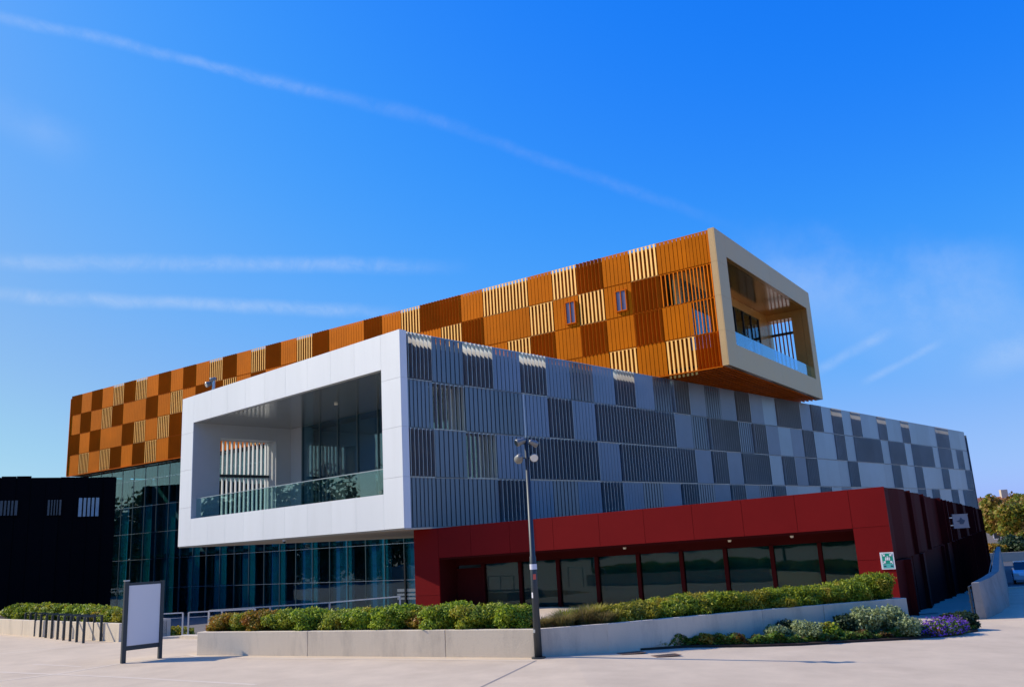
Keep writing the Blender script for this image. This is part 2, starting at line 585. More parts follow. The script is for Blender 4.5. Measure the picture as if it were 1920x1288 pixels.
xs = sorted(set([p[0] for p in back] + [-7, -2, -1, 1, 3, 5, 7, 10]))
bx = [p[0] for p in back]
by = [p[1] for p in back]
cols_l = [(x, float(np.interp(x, bx, by))) for x in xs]
pl = strip_mesh(cols_l, True, [-700, -60, 0, 10, 20, 28])
pr = strip_mesh(back_r, False, [-700, -60, 0, 10, 20, 31, 46, 62, 79, 96])
pl.v, pl.f = pl.v, pl.f
mb = MB()
mb.add(pl.v, pl.f)
mb.add(pr.v, pr.f)
mb.add([(12.0, 29.9, g(12, 29.9)), (12.0, 700, g(12, 700)), (12.0, 700, -3.4), (12.0, 29.9, -2.6)], [(0, 1, 2, 3)])
mb.build('plaza', paving, kind='structure')
MB().box(-260, 12.0, 29, 200, -2.5, -2.2).build('lower_court', court_m, kind='structure')
MB().add([(-3000, -3000, -3.45), (3000, -3000, -3.45), (3000, 3000, -3.45), (-3000, 3000, -3.45)], [(0, 1, 2, 3)]).build('ground', ground_m, kind='structure')


def ribbon(pts, w, mat, name, h=0.005):
    mb = MB()
    P = []
    for a, b in zip(pts[:-1], pts[1:]):
        L = math.hypot(b[0] - a[0], b[1] - a[1])
        n = max(1, int(L / 0.7))
        P += [(a[0] + (b[0] - a[0]) * i / n, a[1] + (b[1] - a[1]) * i / n) for i in range(n)]
    P.append(pts[-1])
    vs = []
    for i, p in enumerate(P):
        q = P[min(i + 1, len(P) - 1)]
        r = P[max(i - 1, 0)]
        d = Vector((q[0] - r[0], q[1] - r[1])).normalized()
        ww = w * random.uniform(0.85, 1.15)
        for s in (-1, 1):
            x = p[0] - d.y * ww / 2 * s
            y = p[1] + d.x * ww / 2 * s
            vs.append((x, y, g(x, y) + h))
    mb.add(vs, [(2 * i, 2 * i + 2, 2 * i + 3, 2 * i + 1) for i in range(len(P) - 1)])
    return mb.build(name, mat, kind='structure')


ribbon([(-24.5, 24.4), (-16.9, 28.7), (-14.64, 30.2)], 0.16, pave_line, 'paving_joint', 0.002)
ribbon([(-13.75, 24.95), (-11.78, 23.69)], 0.12, pave_line, 'paving_joint', 0.0025)
ribbon([(-13.85, 23.5), (-9.5, 21.0), (-5.62, 18.56)], 0.13, pave_line, 'paving_joint', 0.003)
ribbon([(-13.4, 21.0), (-11.67, 22.33), (-10.81, 23.91), (-9.52, 25.16), (-8.9, 24.35)], 0.14, pave_line, 'paving_joint', 0.0035)
ribbon([(-8.7, 24.15), (-4.5, 22.08), (0.1, 19.82)], 0.11, pave_line, 'paving_joint', 0.004)
ribbon([(0.14, 19.85), (-0.93, 16.6), (-2.6, 11.5)], 0.05, pave_dark, 'paving_joint', 0.003)
ribbon([(0.3, 19.95), (1.9, 20.3), (4.5, 21.4)], 0.05, pave_line, 'paving_joint', 0.004)

rust_m = M('rusty_brown_steel', (0.17, 0.10, 0.065), 0.8, 0.1, 0.2, 6)
# small drain grates in the paving
for i, (a, b) in enumerate((((2.12, 20.36), (2.66, 20.52)), ((2.83, 19.87), (3.32, 20.02)))):
    t = thing('drain_grate', ['slotted steel drain grate in the paving close to the concrete planter wall',
                              'slotted steel drain grate out in the open paving right of the floodlight mast'][i], 'drain grate',
              (a[0], a[1], g(*a) + 0.004), math.atan2(b[1] - a[1], b[0] - a[0]), 'drain grates in the plaza')
    MB().box(-0.04, 0.56, 0, 0.34, 0, 0.008).build('frame', rust_m, t)
    m = MB()
    for k in range(9):
        m.box(0.03 + k * 0.053, 0.05 + k * 0.053, 0.04, 0.30, 0.0085, 0.014)
    m.build('grille', steel, t, kind='stuff')


# ------------------------------------------------------------------ louvre panels shared by both long facades
PW, PH = 1.954, 2.12


def louvre_mesh(name, mat, ang, w, th=0.022, n=7, top=0.0, bot=0.0, backd=0.0):
    """vertical blades over one bay: X to the right, -Y out of the wall, Z up"""
    mb = MB()
    ca, sa = math.cos(ang), math.sin(ang)
    pitch = PW / n
    for k in range(n):
        cx = pitch * (k + 0.5)
        cy = -0.16
        dx, dy = ca * w / 2, -sa * w / 2
        nx, ny = sa * th / 2, ca * th / 2
        pts = [(cx - dx - nx, cy - dy - ny), (cx + dx - nx, cy + dy - ny), (cx + dx + nx, cy + dy + ny), (cx - dx + nx, cy - dy + ny)]
        mb.prism(pts, 0.035 - bot, PH - 0.035 + top)
    mb.box(0.0, PW, -0.14, -0.09, 0.0, 0.03)
    mb.box(0.0, PW, -0.14, -0.09, PH - 0.06, PH - 0.03)
    return mb.mesh(name, mat)


R_ = math.radians
BL = {'L': ('louvre_panel', blue_light, R_(32), 0.165), 'M': ('louvre_panel', blue_mid, R_(-6), 0.25),
      'F': ('louvre_panel', blue_far, R_(4), 0.262),
      'D': ('louvre_panel', blue_dark, R_(86), 0.27), 'O': ('louvre_panel', blue_alu, R_(80), 0.15)}
OL = {'L': ('louvre_panel', sunlit_fin, R_(14), 0.14), 'M': ('louvre_panel', or_mid, R_(-4), 0.235),
      'D': ('louvre_panel', or_dark, R_(-50), 0.24), 'O': ('louvre_panel', or_mid, R_(10), 0.075),
      'B': ('louvre_panel', sunlit_fin, R_(28), 0.125)}
_mc = {}


def get_panel(T, key, top=0.0, bot=0.0):
    k = (id(T), key, top, bot)
    if k not in _mc:
        _mc[k] = louvre_mesh(T[key][0], T[key][1], T[key][2], T[key][3], top=top, bot=bot)
    return _mc[k]


blue_rows = [
    'DMDLDLMLDLMDLMLDLMDDLDMDMDMMDMMDMMMMDDMMM',
    'MOMMLDLDDDDLMDDMDLMLDMMDMDDDMDDMDDDMDDMDM',
    'DMOLDDDLDDDDLDLDDMDLDMMMDMMMMDMMDMMMDMMMD',
    'MMMDLMLDLMLDMLDLMDMMMDMLMMDMMMMMDMDMMDMDD']
orange_rows = [
    'DMDMLDLMDMDMLDMLDMLDMMDMLDDMLLMLDMLMM',
    'MDMLDMMDMLMDDLMDMMDLMDMDMMLDMMLMLMDOO',
    'DMDMMDLMLDLMDMMDLMDMMDMDMDMDMLDMDMDMO',
    'MLMLDMDLMDMLDMMLDMDMLDMMDMLMDMMMMLMLD']

BAS = 47.3
# ================================================================== the silver block (white frame and grey-blue louvres)
Z0, Z1 = 3.40, 11.88
silver = thing('silver_gallery_block', 'silver upper block with a white framed balcony end and long grey blue louvred side', 'building', (-4.87, 36.07, 0), R_(BAS))
LEN, WID = 80.3, 20.02
# hidden core behind the louvres (leaves the balcony open at the near end)
MB().box(8.6, LEN, 0.42, WID - 0.05, Z0 + 0.02, Z1 - 0.32).build('core', blue_back, silver)
MB().box(0.5, LEN - 0.2, 0.5, WID - 0.5, Z1 - 0.32, Z1 - 0.24).build('roof', roof_gravel, silver)
# side wall towards the louvred facade, with the two bays that are open
side = [(0.45, 1.954, Z0 + 0.02, Z1 - 0.33), (1.954, 3.908, Z0 + 0.02, Z0 + 2 * PH), (1.954, 3.908, Z0 + 3 * PH, Z1 - 0.33),
        (3.908, 5.862, Z0 + 0.02, Z0 + PH), (3.908, 5.862, Z0 + 2 * PH, Z1 - 0.33), (5.862, 8.6, Z0 + 0.02, Z1 - 0.33)]
for a, b, c, d in side:
    MB().box(a + 0.001, b - 0.001, 0.42, 1.0, c, d).build('wall', blue_back, silver)
MB().box(0.45, 1.952, 1.002, 1.32, Z0 + 1.5, Z1 - 1.6).build('lining_panel', white_int, silver)
MB().box(1.956, 3.9, 1.002, 1.32, Z0 + 1.5, Z0 + 2 * PH).build('lining_panel', white_int, silver)
MB().box(1.956, 3.9, 1.002, 1.32, Z0 + 3 * PH, Z1 - 1.6).build('lining_panel', white_int, silver)
MB().box(3.912, 5.858, 1.002, 1.32, Z0 + 2 * PH, Z1 - 1.6).build('lining_panel', white_int, silver)
MB().box(5.864, 6.9, 1.002, 1.32, Z0 + 1.5, Z1 - 1.6).build('lining_panel', white_int, silver)
blue_rows = [q[:17] + q[17:].replace('M', 'F') for q in blue_rows]  # distant bays take the tone that holds the grazing sheen
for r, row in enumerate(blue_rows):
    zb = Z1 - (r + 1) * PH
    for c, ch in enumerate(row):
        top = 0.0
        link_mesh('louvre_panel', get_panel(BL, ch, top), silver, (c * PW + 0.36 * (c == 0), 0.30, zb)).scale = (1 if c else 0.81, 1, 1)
# horizontal rails between the rows
for r in range(5):
    zz = Z0 + r * PH
    MB().box(0.4, LEN, 0.24, 0.39, zz - 0.022, zz + 0.018).build('cladding_rail', blue_dark, silver)
MB().box(LEN - 0.02, LEN + 0.06, 0.0, WID, Z0, Z1 - 0.4).build('end_wall', blue_mid, silver)
# left hand side wall with its finned opening
yl = WID
for a, b, c, d in [(0.45, 1.7, Z0 + 0.02, Z1 - 0.33), (1.7, 5.4, Z0 + 0.02, 5.05), (1.7, 5.4, 9.5, Z1 - 0.33), (5.4, 8.6, Z0 + 0.02, Z1 - 0.33)]:
    MB().box(a + 0.001, b - 0.001, 18.62, yl - 0.25, c, d).build('lining_panel', white_int, silver)
fin_me = MB().box(-0.035, 0.035, -0.09, 0.09, 5.08, 7.30).mesh('fin', white_alu)
fin_me2 = MB().box(-0.035, 0.035, -0.09, 0.09, 7.50, 9.46).mesh('fin', white_alu)
for k in range(13):
    link_mesh('fin', fin_me, silver, (1.83 + k * 0.285, yl - 0.45, 0))
    link_mesh('fin', fin_me2, silver, (1.83 + k * 0.285, yl - 0.45, 0))
MB().box(1.7, 5.4, yl - 0.62, yl - 0.28, 7.33, 7.47).build('fin_rail', steel, silver)
# balcony floor, ceiling, glazing
MB().box(0.3, 8.6, 1.0, 18.7, 4.3, 4.86).build('balcony_floor', white_int, silver)
ceil = M('polished_grey_ceiling', (0.48, 0.48, 0.46), 0.16, 0.7, 0.03, 3)
k = 0
y = 1.0
while y < 18.6:
    y2 = min(y + 1.83, 18.7)
    MB().box(0.3, 6.9, y + 0.006, y2 - 0.006, 10.30, 10.40).build('ceiling_panel', ceil, silver)
    y = y2
MB().box(0.3, 8.6, 1.0, 18.7, 10.42, Z1 - 0.6).build('ceiling_void', blue_back, silver)
MB().box(8.1, 8.55, 1.33, 18.6, 4.87, 10.3).build('back_wall', inner_dark, silver)
yy = [1.33, 3.0, 4.8, 6.6, 8.5, 9.9, 11.8, 13.7, 15.55, 17.4]
for a, b in zip(yy[:-1], yy[1:]):
    MB().box(6.50, 6.53, a + 0.03, b - 0.03, 4.90, 10.27).build('pane', curtain, silver)
for a in yy:
    MB().box(6.44, 6.60, a - 0.03, a + 0.03, 4.87, 10.29).build('mullion', mullion_m, silver)
MB().box(6.42, 7.2, 17.43, 18.61, 4.87, 10.29).build('lining_panel', white_int, silver)
MB().box(6.44, 6.58, 1.33, 17.4, 4.86, 4.92).build('glazing_rail', mullion_m, silver)
for a, b in ((1.34, 6.0), (6.02, 10.6), (10.62, 14.9), (14.92, 18.58)):
    p = MB().box(0.30, 0.32, a + 0.01, b - 0.01, 4.88, 5.97).build('balustrade_pane', railing_glass, silver)
MB().box(0.285, 0.335, 1.34, 18.58, 5.975, 6.01).build('handrail', galv, silver)
# furniture on the balcony: a dark planter tub, a tilted round table, a slim chair
fr_ = math.radians(BAS)


def on_balcony(x, y):
    return (-4.87 + math.cos(fr_) * x - math.sin(fr_) * y, 36.07 + math.sin(fr_) * x + math.cos(fr_) * y, 4.862)


tb_ = thing('planter_tub', 'dark square tub standing behind the glass balustrade of the white framed balcony', 'planter', on_balcony(1.7, 6.2), fr_)
bevel(MB().box(-0.42, 0.42, -0.42, 0.42, 0, 0.92).build('tub', col_dark, tb_), 0.02)
MB().box(-0.36, 0.36, -0.36, 0.36, 0.925, 0.94).build('soil', soil_m, tb_)
tt_ = thing('folding_table', 'round pale folding table with a tilted top on the white framed balcony', 'table', on_balcony(2.0, 2.9), fr_ + 0.4)
MB().tube([(0.0, -0.30, 0.86), (0.0, -0.33, 0.89)], 0.0 + 0.62, 28).build('table_top', M('pale_table_top', (0.62, 0.56, 0.46), 0.5), tt_)
for sx_ in (-0.3, 0.3):
    MB().bar((sx_, -0.25, 0.9), (sx_, 0.35, 0.0), 0.035).build('leg', galv, tt_)
    MB().bar((sx_ * 0.8, 0.25, 0.9), (sx_ * 0.8, -0.40, 0.0), 0.035).build('leg', galv, tt_)
ch_ = thing('balcony_chair', 'slim dark chair beside the tub on the white framed balcony', 'chair', on_balcony(2.3, 7.9), fr_ + 1.9)
MB().box(-0.24, 0.24, -0.24, 0.24, 0.43, 0.47).build('seat', col_dark, ch_)
MB().box(-0.24, 0.24, 0.21, 0.25, 0.47, 0.90).build('backrest', col_dark, ch_)
for sx_ in (-0.21, 0.21):
    for sy_ in (-0.21, 0.21):
        MB().box(sx_ - 0.015, sx_ + 0.015, sy_ - 0.015, sy_ + 0.015, 0, 0.43).build('leg', col_dark, ch_)
# white frame: cladding panels 12 mm apart on a dark carcass
FO = 0.0
seams_top = [0.0, 1.32, 3.28, 5.15, 7.07, 9.0, 10.95, 12.87, 14.75, 16.6, 18.6, WID]
TH = 0.05
for zone, (za, zb2) in (('top', (10.30, Z1)), ('bottom', (Z0, 4.88))):
    for a, b in zip(seams_top[:-1], seams_top[1:]):
        if b <= 1.33 or a >= 18.59:
            continue
        MB().box(FO, FO + TH, a + 0.005, b - 0.005, za + (0.004 if zone == 'top' else 0.0), zb2 - 0.004).build('cladding_panel', white_alu, silver)
for a, b in ((0.0, 1.32), (18.6, WID)):
    zz = [Z0, Z0 + PH, Z0 + 2 * PH, Z0 + 3 * PH, Z1]
    for c, d in zip(zz[:-1], zz[1:]):
        MB().box(FO, FO + TH, a + 0.004, b - 0.004, c + 0.005, d - 0.005).build('cladding_panel', white_alu, silver)
# the frame's returns
zz = [Z0, Z0 + PH, Z0 + 2 * PH, Z0 + 3 * PH, Z1]
for c, d in zip(zz[:-1], zz[1:]):
    MB().box(FO + TH + 0.002, 0.38, 0.0, 0.03, c + 0.004, d - 0.004).build('frame_return', white_alu, silver)
    MB().box(FO + TH + 0.002, 0.45, WID - 0.1, WID, c + 0.004, d - 0.004).build('frame_return', white_alu, silver)
MB().box(FO + TH, 0.37, 0.032, 1.30, Z0 + 0.01, Z1 - 0.01).build('frame_core', white_int, silver)
MB().box(FO + TH, 0.45, 18.62, WID - 0.11, Z0 + 0.01, Z1 - 0.01).build('frame_core', white_int, silver)
MB().box(FO + TH, 0.28, 1.30, 18.62, Z0 + 0.01, 4.87).build('frame_core', white_int, silver)
MB().box(FO + TH, 0.28, 1.30, 18.62, 10.31, Z1 - 0.01).build('frame_core', white_int, silver)
# soffit under the overhang
y = 0.0
while y < WID - 0.01:
    y2 = min(y + 2.86, WID)
    for x in (0.06, 3.6, 7.2, 10.8, 14.4):
        MB().box(x + 0.006, x + 3.594, y + 0.006, y2 - 0.006, Z0 - 0.06, Z0).build('soffit_panel', soffit_m, silver)
    y = y2
MB().box(18.1, LEN, 0.1, WID, Z0 - 0.04, Z0 + 0.01).build('soffit', blue_back, silver)
for k in range(34):
    pass
for x, y in ((2.8, 4.0), (3.4, 9.5)):
    d = MB().tube([(x, y, 10.22), (x, y, 10.305)], [0.09, 0.11], 14).build('downlight', lamp_glass, silver)
# small dome camera under the frame
d = thing('security_camera', 'small white dome camera hung under the bottom edge of the white frame', 'camera', (-11.6, 42.6, Z0 - 0.06))
MB().tube([(0, 0, -0.01), (0, 0, -0.09)], [0.10, 0.09], 14).build('housing', white_p, d)
MB().tube([(0, 0, -0.09), (0, 0, -0.14), (0, 0, -0.17)], [0.075, 0.06, 0.02], 14).build('dome', car_glass, d, smooth=True)

# ================================================================== the orange block
O0, O1 = 11.95, 20.43
orange = thing('orange_gallery_block', 'long orange and gold louvred block cantilevered on top with a gold framed balcony end', 'building', (12.53, 48.80, 0), R_(55.75))
OLN, OW = 72.3, 19.47
MB().box(0.42, OW - 0.1, 7.9, OLN, O0 + 0.37, O1 - 0.20).build('core', or_back, orange)
MB().box(0.4, OW - 0.4, 0.4, OLN - 0.4, O1 - 0.19, O1 - 0.12).build('roof', roof_gravel, orange)
# near part of the long wall, bays around the balcony open
def owall(ya, yb, za, zb, m=or_back, nm='wall', x0=0.42, x1=0.9):
    return MB().box(x0, x1, ya + 0.001, yb - 0.001, za, zb).build(nm, m, orange)
owall(0.45, 1.0, O0 + 0.37, O1 - 0.21)
owall(2.5, 7.9, O0 + 0.37, O0 + 2 * PH)
owall(3.9, 7.9, O0 + 2 * PH + 0.001, O1 - 0.21)
owall(1.0, 2.5, O0 + 0.37, 13.25)
owall(1.0, 3.9, 18.4, O1 - 0.21)
mauve_ = M('mauve_glass', (0.20, 0.17, 0.25), 0.1, 0.3, 0.02)
# windows standing in the louvres
for ya, yb, za, zb in ((6.2, 7.0, 16.5, 17.9), (9.98, 10.76, 16.4, 17.95)):
    w = MB()
    for q in ((ya, ya + 0.07, za, zb), (yb - 0.07, yb, za, zb), (ya + 0.07, yb - 0.07, za, za + 0.07), (ya + 0.07, yb - 0.07, zb - 0.07, zb)):
        w.box(-0.01, 0.40, *q)
    w = w.build('window', or_dark, orange)
    MB().box(0.0, 0.05, (ya + yb) / 2 - 0.03, (ya + yb) / 2 + 0.03, za + 0.07, zb - 0.07).build('glazing_bar', or_dark, w)
    MB().box(0.06, 0.08, ya + 0.07, yb - 0.07, za + 0.07, zb - 0.07).build('pane', mauve_, w)
narrow = MB()
for r, row in enumerate(orange_rows):
    zb = O1 - (r + 1) * PH
    for c, ch in enumerate(row):
        yy0 = OLN - c * PW
        bot = 0.0
        if r == 3 and c in (33, 35):
            bot = 0.28
        last = c == len(row) - 1
        # the two bays with a small window keep their blades only beside it
        o = link_mesh('louvre_panel', get_panel(OL, ch, 0.0, bot), orange, (0.30, yy0, zb), R_(-90))
        if last:
            o.scale = (0.80, 1, 1)
for r in range(1, 4):
    zz = O0 + r * PH
    MB().box(0.24, 0.39, 0.4, OLN, zz - 0.03, zz + 0.03).build('cladding_rail', or_dark, orange)
MB().box(0.20, 0.39, 0.4, OLN, O1 - 0.30, O1 - 0.22).build('cladding_rail', sunlit_fin, orange)
MB().box(0.0, OW, OLN, OLN + 0.08, O0, O1 - 0.3).build('end_wall', or_mid, orange)
# right wall of the balcony with its barred opening
MB().box(18.3, OW - 0.1, 0.45, 1.25, O0 + 0.37, O1 - 0.21).build('lining_panel', gold_int, orange)
MB().box(18.3, OW - 0.1, 3.15, 7.9, O0 + 0.37, O1 - 0.21).build('lining_panel', gold_int, orange)
MB().box(18.3, OW - 0.1, 1.252, 3.148, O0 + 0.37, 13.9).build('lining_panel', gold_int, orange)
MB().box(18.3, OW - 0.1, 1.252, 3.148, 18.45, O1 - 0.21).build('lining_panel', gold_int, orange)
bar_me = MB().box(-0.10, 0.10, -0.03, 0.03, 13.9, 18.45).mesh('fin', or_dark)
for k in range(6):
    link_mesh('fin', bar_me, orange, (OW - 0.3, 1.42 + k * 0.30, 0))
for zz in (14.4, 17.45):
    MB().box(OW - 0.45, OW - 0.15, 1.252, 3.148, zz - 0.08, zz + 0.08).build('fin_rail', col_dark, orange)
# balcony
MB().box(0.9, 18.4, 0.3, 7.9, O0 + 0.6, 13.38).build('balcony_floor', gold_int, orange)
x = 1.0
gceil = M('polished_gold_ceiling', (0.58, 0.34, 0.10), 0.14, 0.75, 0.03, 3)
while x < 18.3:
    x2 = min(x + 1.9, 18.4)
    MB().box(x + 0.006, x2 - 0.006, 0.3, 5.6, 18.95, 19.05).build('ceiling_panel', gceil, orange)
    x = x2
MB().box(0.95, 18.4, 0.3, 7.9, 19.07, O1 - 0.6).build('ceiling_void', or_back, orange)
xx = [1.7, 3.6, 5.5, 7.4, 9.3, 11.2, 12.9, 14.6, 16.3]
for a, b in zip(xx[:-1], xx[1:]):
    MB().box(a + 0.03, b - 0.03, 3.24, 3.27, 13.42, 18.3).build('pane', curtain, orange)
for a in xx:
    MB().box(a - 0.03, a + 0.03, 3.18, 3.34, 13.4, 18.3).build('mullion', col_dark, orange)
MB().box(0.92, 18.29, 3.16, 3.40, 18.31, 18.94).build('lining_panel', gold_int, orange)
MB().box(16.34, 18.29, 3.16, 3.40, 13.4, 18.3).build('lining_panel', gold_int, orange)
MB().box(0.92, 1.66, 3.16, 3.40, 13.4, 18.3).build('lining_panel', gold_int, orange)
MB().box(1.0, 18.3, 7.2, 7.8, 13.4, 18.9).build('back_wall', inner_dark, orange)
MB().box(0.88, 0.92, 4.76, 7.2, 13.4, 18.9).build('back_wall', inner_dark, orange)
for a, b in ((1.66, 5.8), (5.82, 10.0), (10.02, 14.2), (14.22, 18.28)):
    MB().box(a + 0.01, b - 0.01, 0.30, 0.32, 13.40, 14.42).build('balustrade_pane', blue_glass, orange)
# gold frame
sx = [0.0, 1.65, 18.3, OW]
zz = [O0, O0 + PH, O0 + 2 * PH, O0 + 3 * PH, O1]
for a, b in ((0.0, 1.65), (18.3, OW)):
    for c, d in zip(zz[:-1], zz[1:]):
        MB().box(a + 0.004, b - 0.004, 0, TH, c + 0.005, d - 0.005).build('cladding_panel', gold_alu, orange)
tb = [1.65, 9.97, 18.3]
for za, zb2 in ((18.95, O1), (O0, 13.40)):
    for a, b in zip(tb[:-1], tb[1:]):
        MB().box(a + 0.005, b - 0.005, 0, TH, za + 0.003, zb2 - 0.003).build('cladding_panel', gold_alu, orange)
for c, d in zip(zz[:-1], zz[1:]):
    MB().box(0.0, 0.03, TH + 0.002, 0.40, c + 0.004, d - 0.004).build('frame_return', gold_alu, orange)
    MB().box(OW - 0.1, OW, TH + 0.002, 0.45, c + 0.004, d - 0.004).build('frame_return', gold_alu, orange)
MB().box(0.032, 1.64, TH, 0.39, O0 + 0.01, O1 - 0.01).build('frame_core', gold_int, orange)
MB().box(18.31, OW - 0.11, TH, 0.44, O0 + 0.01, O1 - 0.01).build('frame_core', gold_int, orange)
MB().box(1.64, 18.31, TH, 0.29, O0 + 0.01, 13.39).build('frame_core', gold_int, orange)
MB().box(1.64, 18.31, TH, 0.29, 18.96, O1 - 0.01).build('frame_core', gold_int, orange)
# slatted soffit under the cantilever
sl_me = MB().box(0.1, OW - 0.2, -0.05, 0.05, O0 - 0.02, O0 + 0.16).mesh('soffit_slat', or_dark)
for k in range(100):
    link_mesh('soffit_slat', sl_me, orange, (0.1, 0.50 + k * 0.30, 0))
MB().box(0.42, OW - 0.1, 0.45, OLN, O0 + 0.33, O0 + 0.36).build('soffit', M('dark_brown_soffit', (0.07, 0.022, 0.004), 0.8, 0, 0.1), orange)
MB().box(0.02, 0.20, 0.4, OLN, O0 - 0.06, O0 + 0.0).build('edge_rail', or_dark, orange)
d = MB().tube([(4.6, 3.2, 18.86), (4.6, 3.2, 18.945)], [0.09, 0.12], 14).build('downlight', lamp_glass, orange)

# ================================================================== glass curtain wall under the orange block
CB = thing('glass_hall', 'tall glazed hall with dark columns recessed under the orange block', 'building', (12.53, 48.80, 0), R_(55.75))
gx = 1.0
lines = [-2.1, 0.42, 3.03, 5.47, 8.0, 10.55, 11.9]
us = [20.6 + 3.9 * k for k in range(14)]   # fin positions along the wall
pane_cache = {}
for k, u in enumerate(us[:-1]):
    for h in range(2):
        for a, b in zip(lines[:-1], lines[1:]):
            key = round(b - a, 3)
            if key not in pane_cache:
                pane_cache[key] = MB().box(0, 0.03, 0.02, 1.93, 0.02, b - a - 0.02).mesh('pane', curtain)
            link_mesh('pane', pane_cache[key], CB, (gx, u + h * 1.95, a))
mull_me = MB().box(-0.02, 0.12, -0.022, 0.022, -2.2, 11.9).mesh('mullion', mullion_m)
finm = MB().box(0.14, 0.75, -0.02, 0.02, -2.2, 11.9).mesh('glass_fin', fin_glass)
colm = MB().tube([(2.3, 0, -2.2), (2.3, 0, 11.9)], [0.30, 0.30], 16).mesh('column', col_dark)
strut = MB().tube([(0.8, 0, -2.2), (0.8, 0, 11.9)], [0.09, 0.09], 8).mesh('column', col_dark)
for k, u in enumerate(us):
    link_mesh('mullion', mull_me, CB, (gx, u, 0))
    link_mesh('glass_fin', finm, CB, (gx, u, 0))
    link_mesh('column', colm, CB, (gx, u - 0.95, 0))
    link_mesh('glass_fin', finm, CB, (gx, u + 0.95, 0))
    link_mesh('glass_fin', finm, CB, (gx, u + 2.0, 0))
    if k < len(us) - 1:
        link_mesh('mullion', mull_me, CB, (gx, u + 1.95, 0))
for a in lines:
    MB().box(gx - 0.035, gx - 0.005, us[0], us[-1], a - 0.018, a + 0.018).build('transom', rail_m, CB)
MB().box(gx + 9.0, gx + 9.2, 18, 73, -2.2, 11.9).build('back_wall', inner_dark, CB)
MB().box(gx + 0.1, gx + 9.0, 18, 73, -2.2, -2.15).build('floor', inner_floor, CB)
MB().box(gx + 1.6, gx + 9.0, 20, 72, 3.2, 3.45).build('mezzanine', inner_floor, CB)
MB().box(gx, gx + 9.2, 17.8, 18, -2.2, 11.9).build('side_wall', inner_dark, CB)
MB().box(gx, gx + 9.2, 73, 73.2, -2.2, 11.9).build('side_wall', inner_dark, CB)
# pale sheets added behind the glass to lighten the dark hall
bl_me = MB().box(1.45, 1.47, 0.1, 1.0, -2.1, 8.3).mesh('blind_or_brightener', M('pale_teal_brightener', (0.26, 0.50, 0.56), 0.8))
bl2 = MB().box(1.9, 1.92, 0.1, 1.35, -2.1, 8.3).mesh('blind_or_brightener', M('deep_blue_brightener', (0.15, 0.29, 0.40), 0.8))
for k, u in enumerate(us[:-1]):
    link_mesh('blind_or_brightener', bl_me, CB, (gx, u + 0.9, 0))
    link_mesh('blind_or_brightener', bl2, CB, (gx, u + 1.9, 0))
# white strips near the entrance door, and the door frame
MB().box(gx - 0.10, gx - 0.03, 25.0, 25.12, -2.2, 1.9).build('door_frame', col_dark, CB)
MB().box(gx - 0.10, gx - 0.03, 26.3, 26.42, -2.2, 1.9).build('door_frame', col_dark, CB)
for k in range(3):
    MB().box(gx - 0.012, gx - 0.004, 24.9, 27.2, -0.95 + k * 0.27, -0.80 + k * 0.27 + (0.06 if k == 2 else 0)).build('frosted_strip', rail_m, CB)

# ================================================================== the black block
dxy = Vector((-5.9, -3.75)).normalized()
bang = math.atan2(-dxy.y, -dxy.x)
black = thing('black_block', 'black windowless looking block with four small slatted windows at the left edge', 'building', (-35.6, 76.0, 0), bang)
BLN = 15.5
MB().box(-BLN, 0, 0.15, 9.0, -2.4, 10.2).build('wall', black_alu, black)
# vertical sheets with uneven depths and a slightly ragged top
x = -1.1
k = 0
sheet = {}
random.seed(3)
while x > -BLN:
    w = 1.1
    dd = random.choice((0.02, 0.08, 0.14))
    tt = random.choice((0.0, 0.02, 0.04))
    if k in (6, 7):
        tt += 0.12
    if (dd, tt) not in sheet:
        sheet[(dd, tt)] = MB().box(0.01, w - 0.01, 0.15 - dd, 0.149, -2.4, 10.2 + tt).mesh('cladding_panel', black_alu)
    link_mesh('cladding_panel', sheet[(dd, tt)], black, (x, 0, 0))
    x -= w
    k += 1
black_win = M('reflective_strip_glass', (0.10, 0.20, 0.38), 0.08, 0.6, 0.05)
win_grey = M('dull_strip_glass', (0.04, 0.05, 0.075), 0.15, 0.3, 0.05)
for u0, u1, z0, z1, mat in ((-2.92, -1.33, 6.86, 8.44, black_win), (-5.27, -4.25, 7.03, 8.32, win_grey), (-8.76, -7.49, 7.11, 8.32, win_grey), (-11.30, -9.91, 6.95, 8.52, win_grey)):
    w = MB()
    for q in ((u0 - 0.08, u0, z0 - 0.08, z1 + 0.08), (u1, u1 + 0.08, z0 - 0.08, z1 + 0.08), (u0, u1, z0 - 0.08, z0), (u0, u1, z1, z1 + 0.08)):
        w.box(q[0], q[1], -0.05, 0.0, q[2], q[3])
    w = w.build('window', black_alu, black)
    MB().box(u0, u1, -0.03, -0.005, z0, z1).build('pane', mat, w)
    n = 5
    for i in range(n - 1):
        xx_ = u0 + (u1 - u0) * (i + 1) / n
        MB().box(xx_ - 0.05, xx_ + 0.05, -0.10, -0.03, z0, z1).build('slat', black_alu, w)

# ================================================================== the red block
A2 = Vector((-4.5, 37.5)); B2 = Vector((12.1, 29.0))
ra = math.atan2(B2.y - A2.y, B2.x - A2.x)
red = thing('red_block', 'low dark red block with a framed window band facing the plaza', 'building', (A2.x, A2.y, 0), ra)
# local: x along the front, -y towards the plaza
RL = (B2 - A2).length
ztop = lambda u: 3.33 + (3.70 - 3.33) * u / RL
zop = lambda u: 2.10 + (2.42 - 2.10) * u / RL
xo0, xo1 = 1.03, 17.5
sm = [1.03, 2.62, 4.45, 6.40, 8.36, 10.18, 12.05, 13.87, 15.72, 17.5]


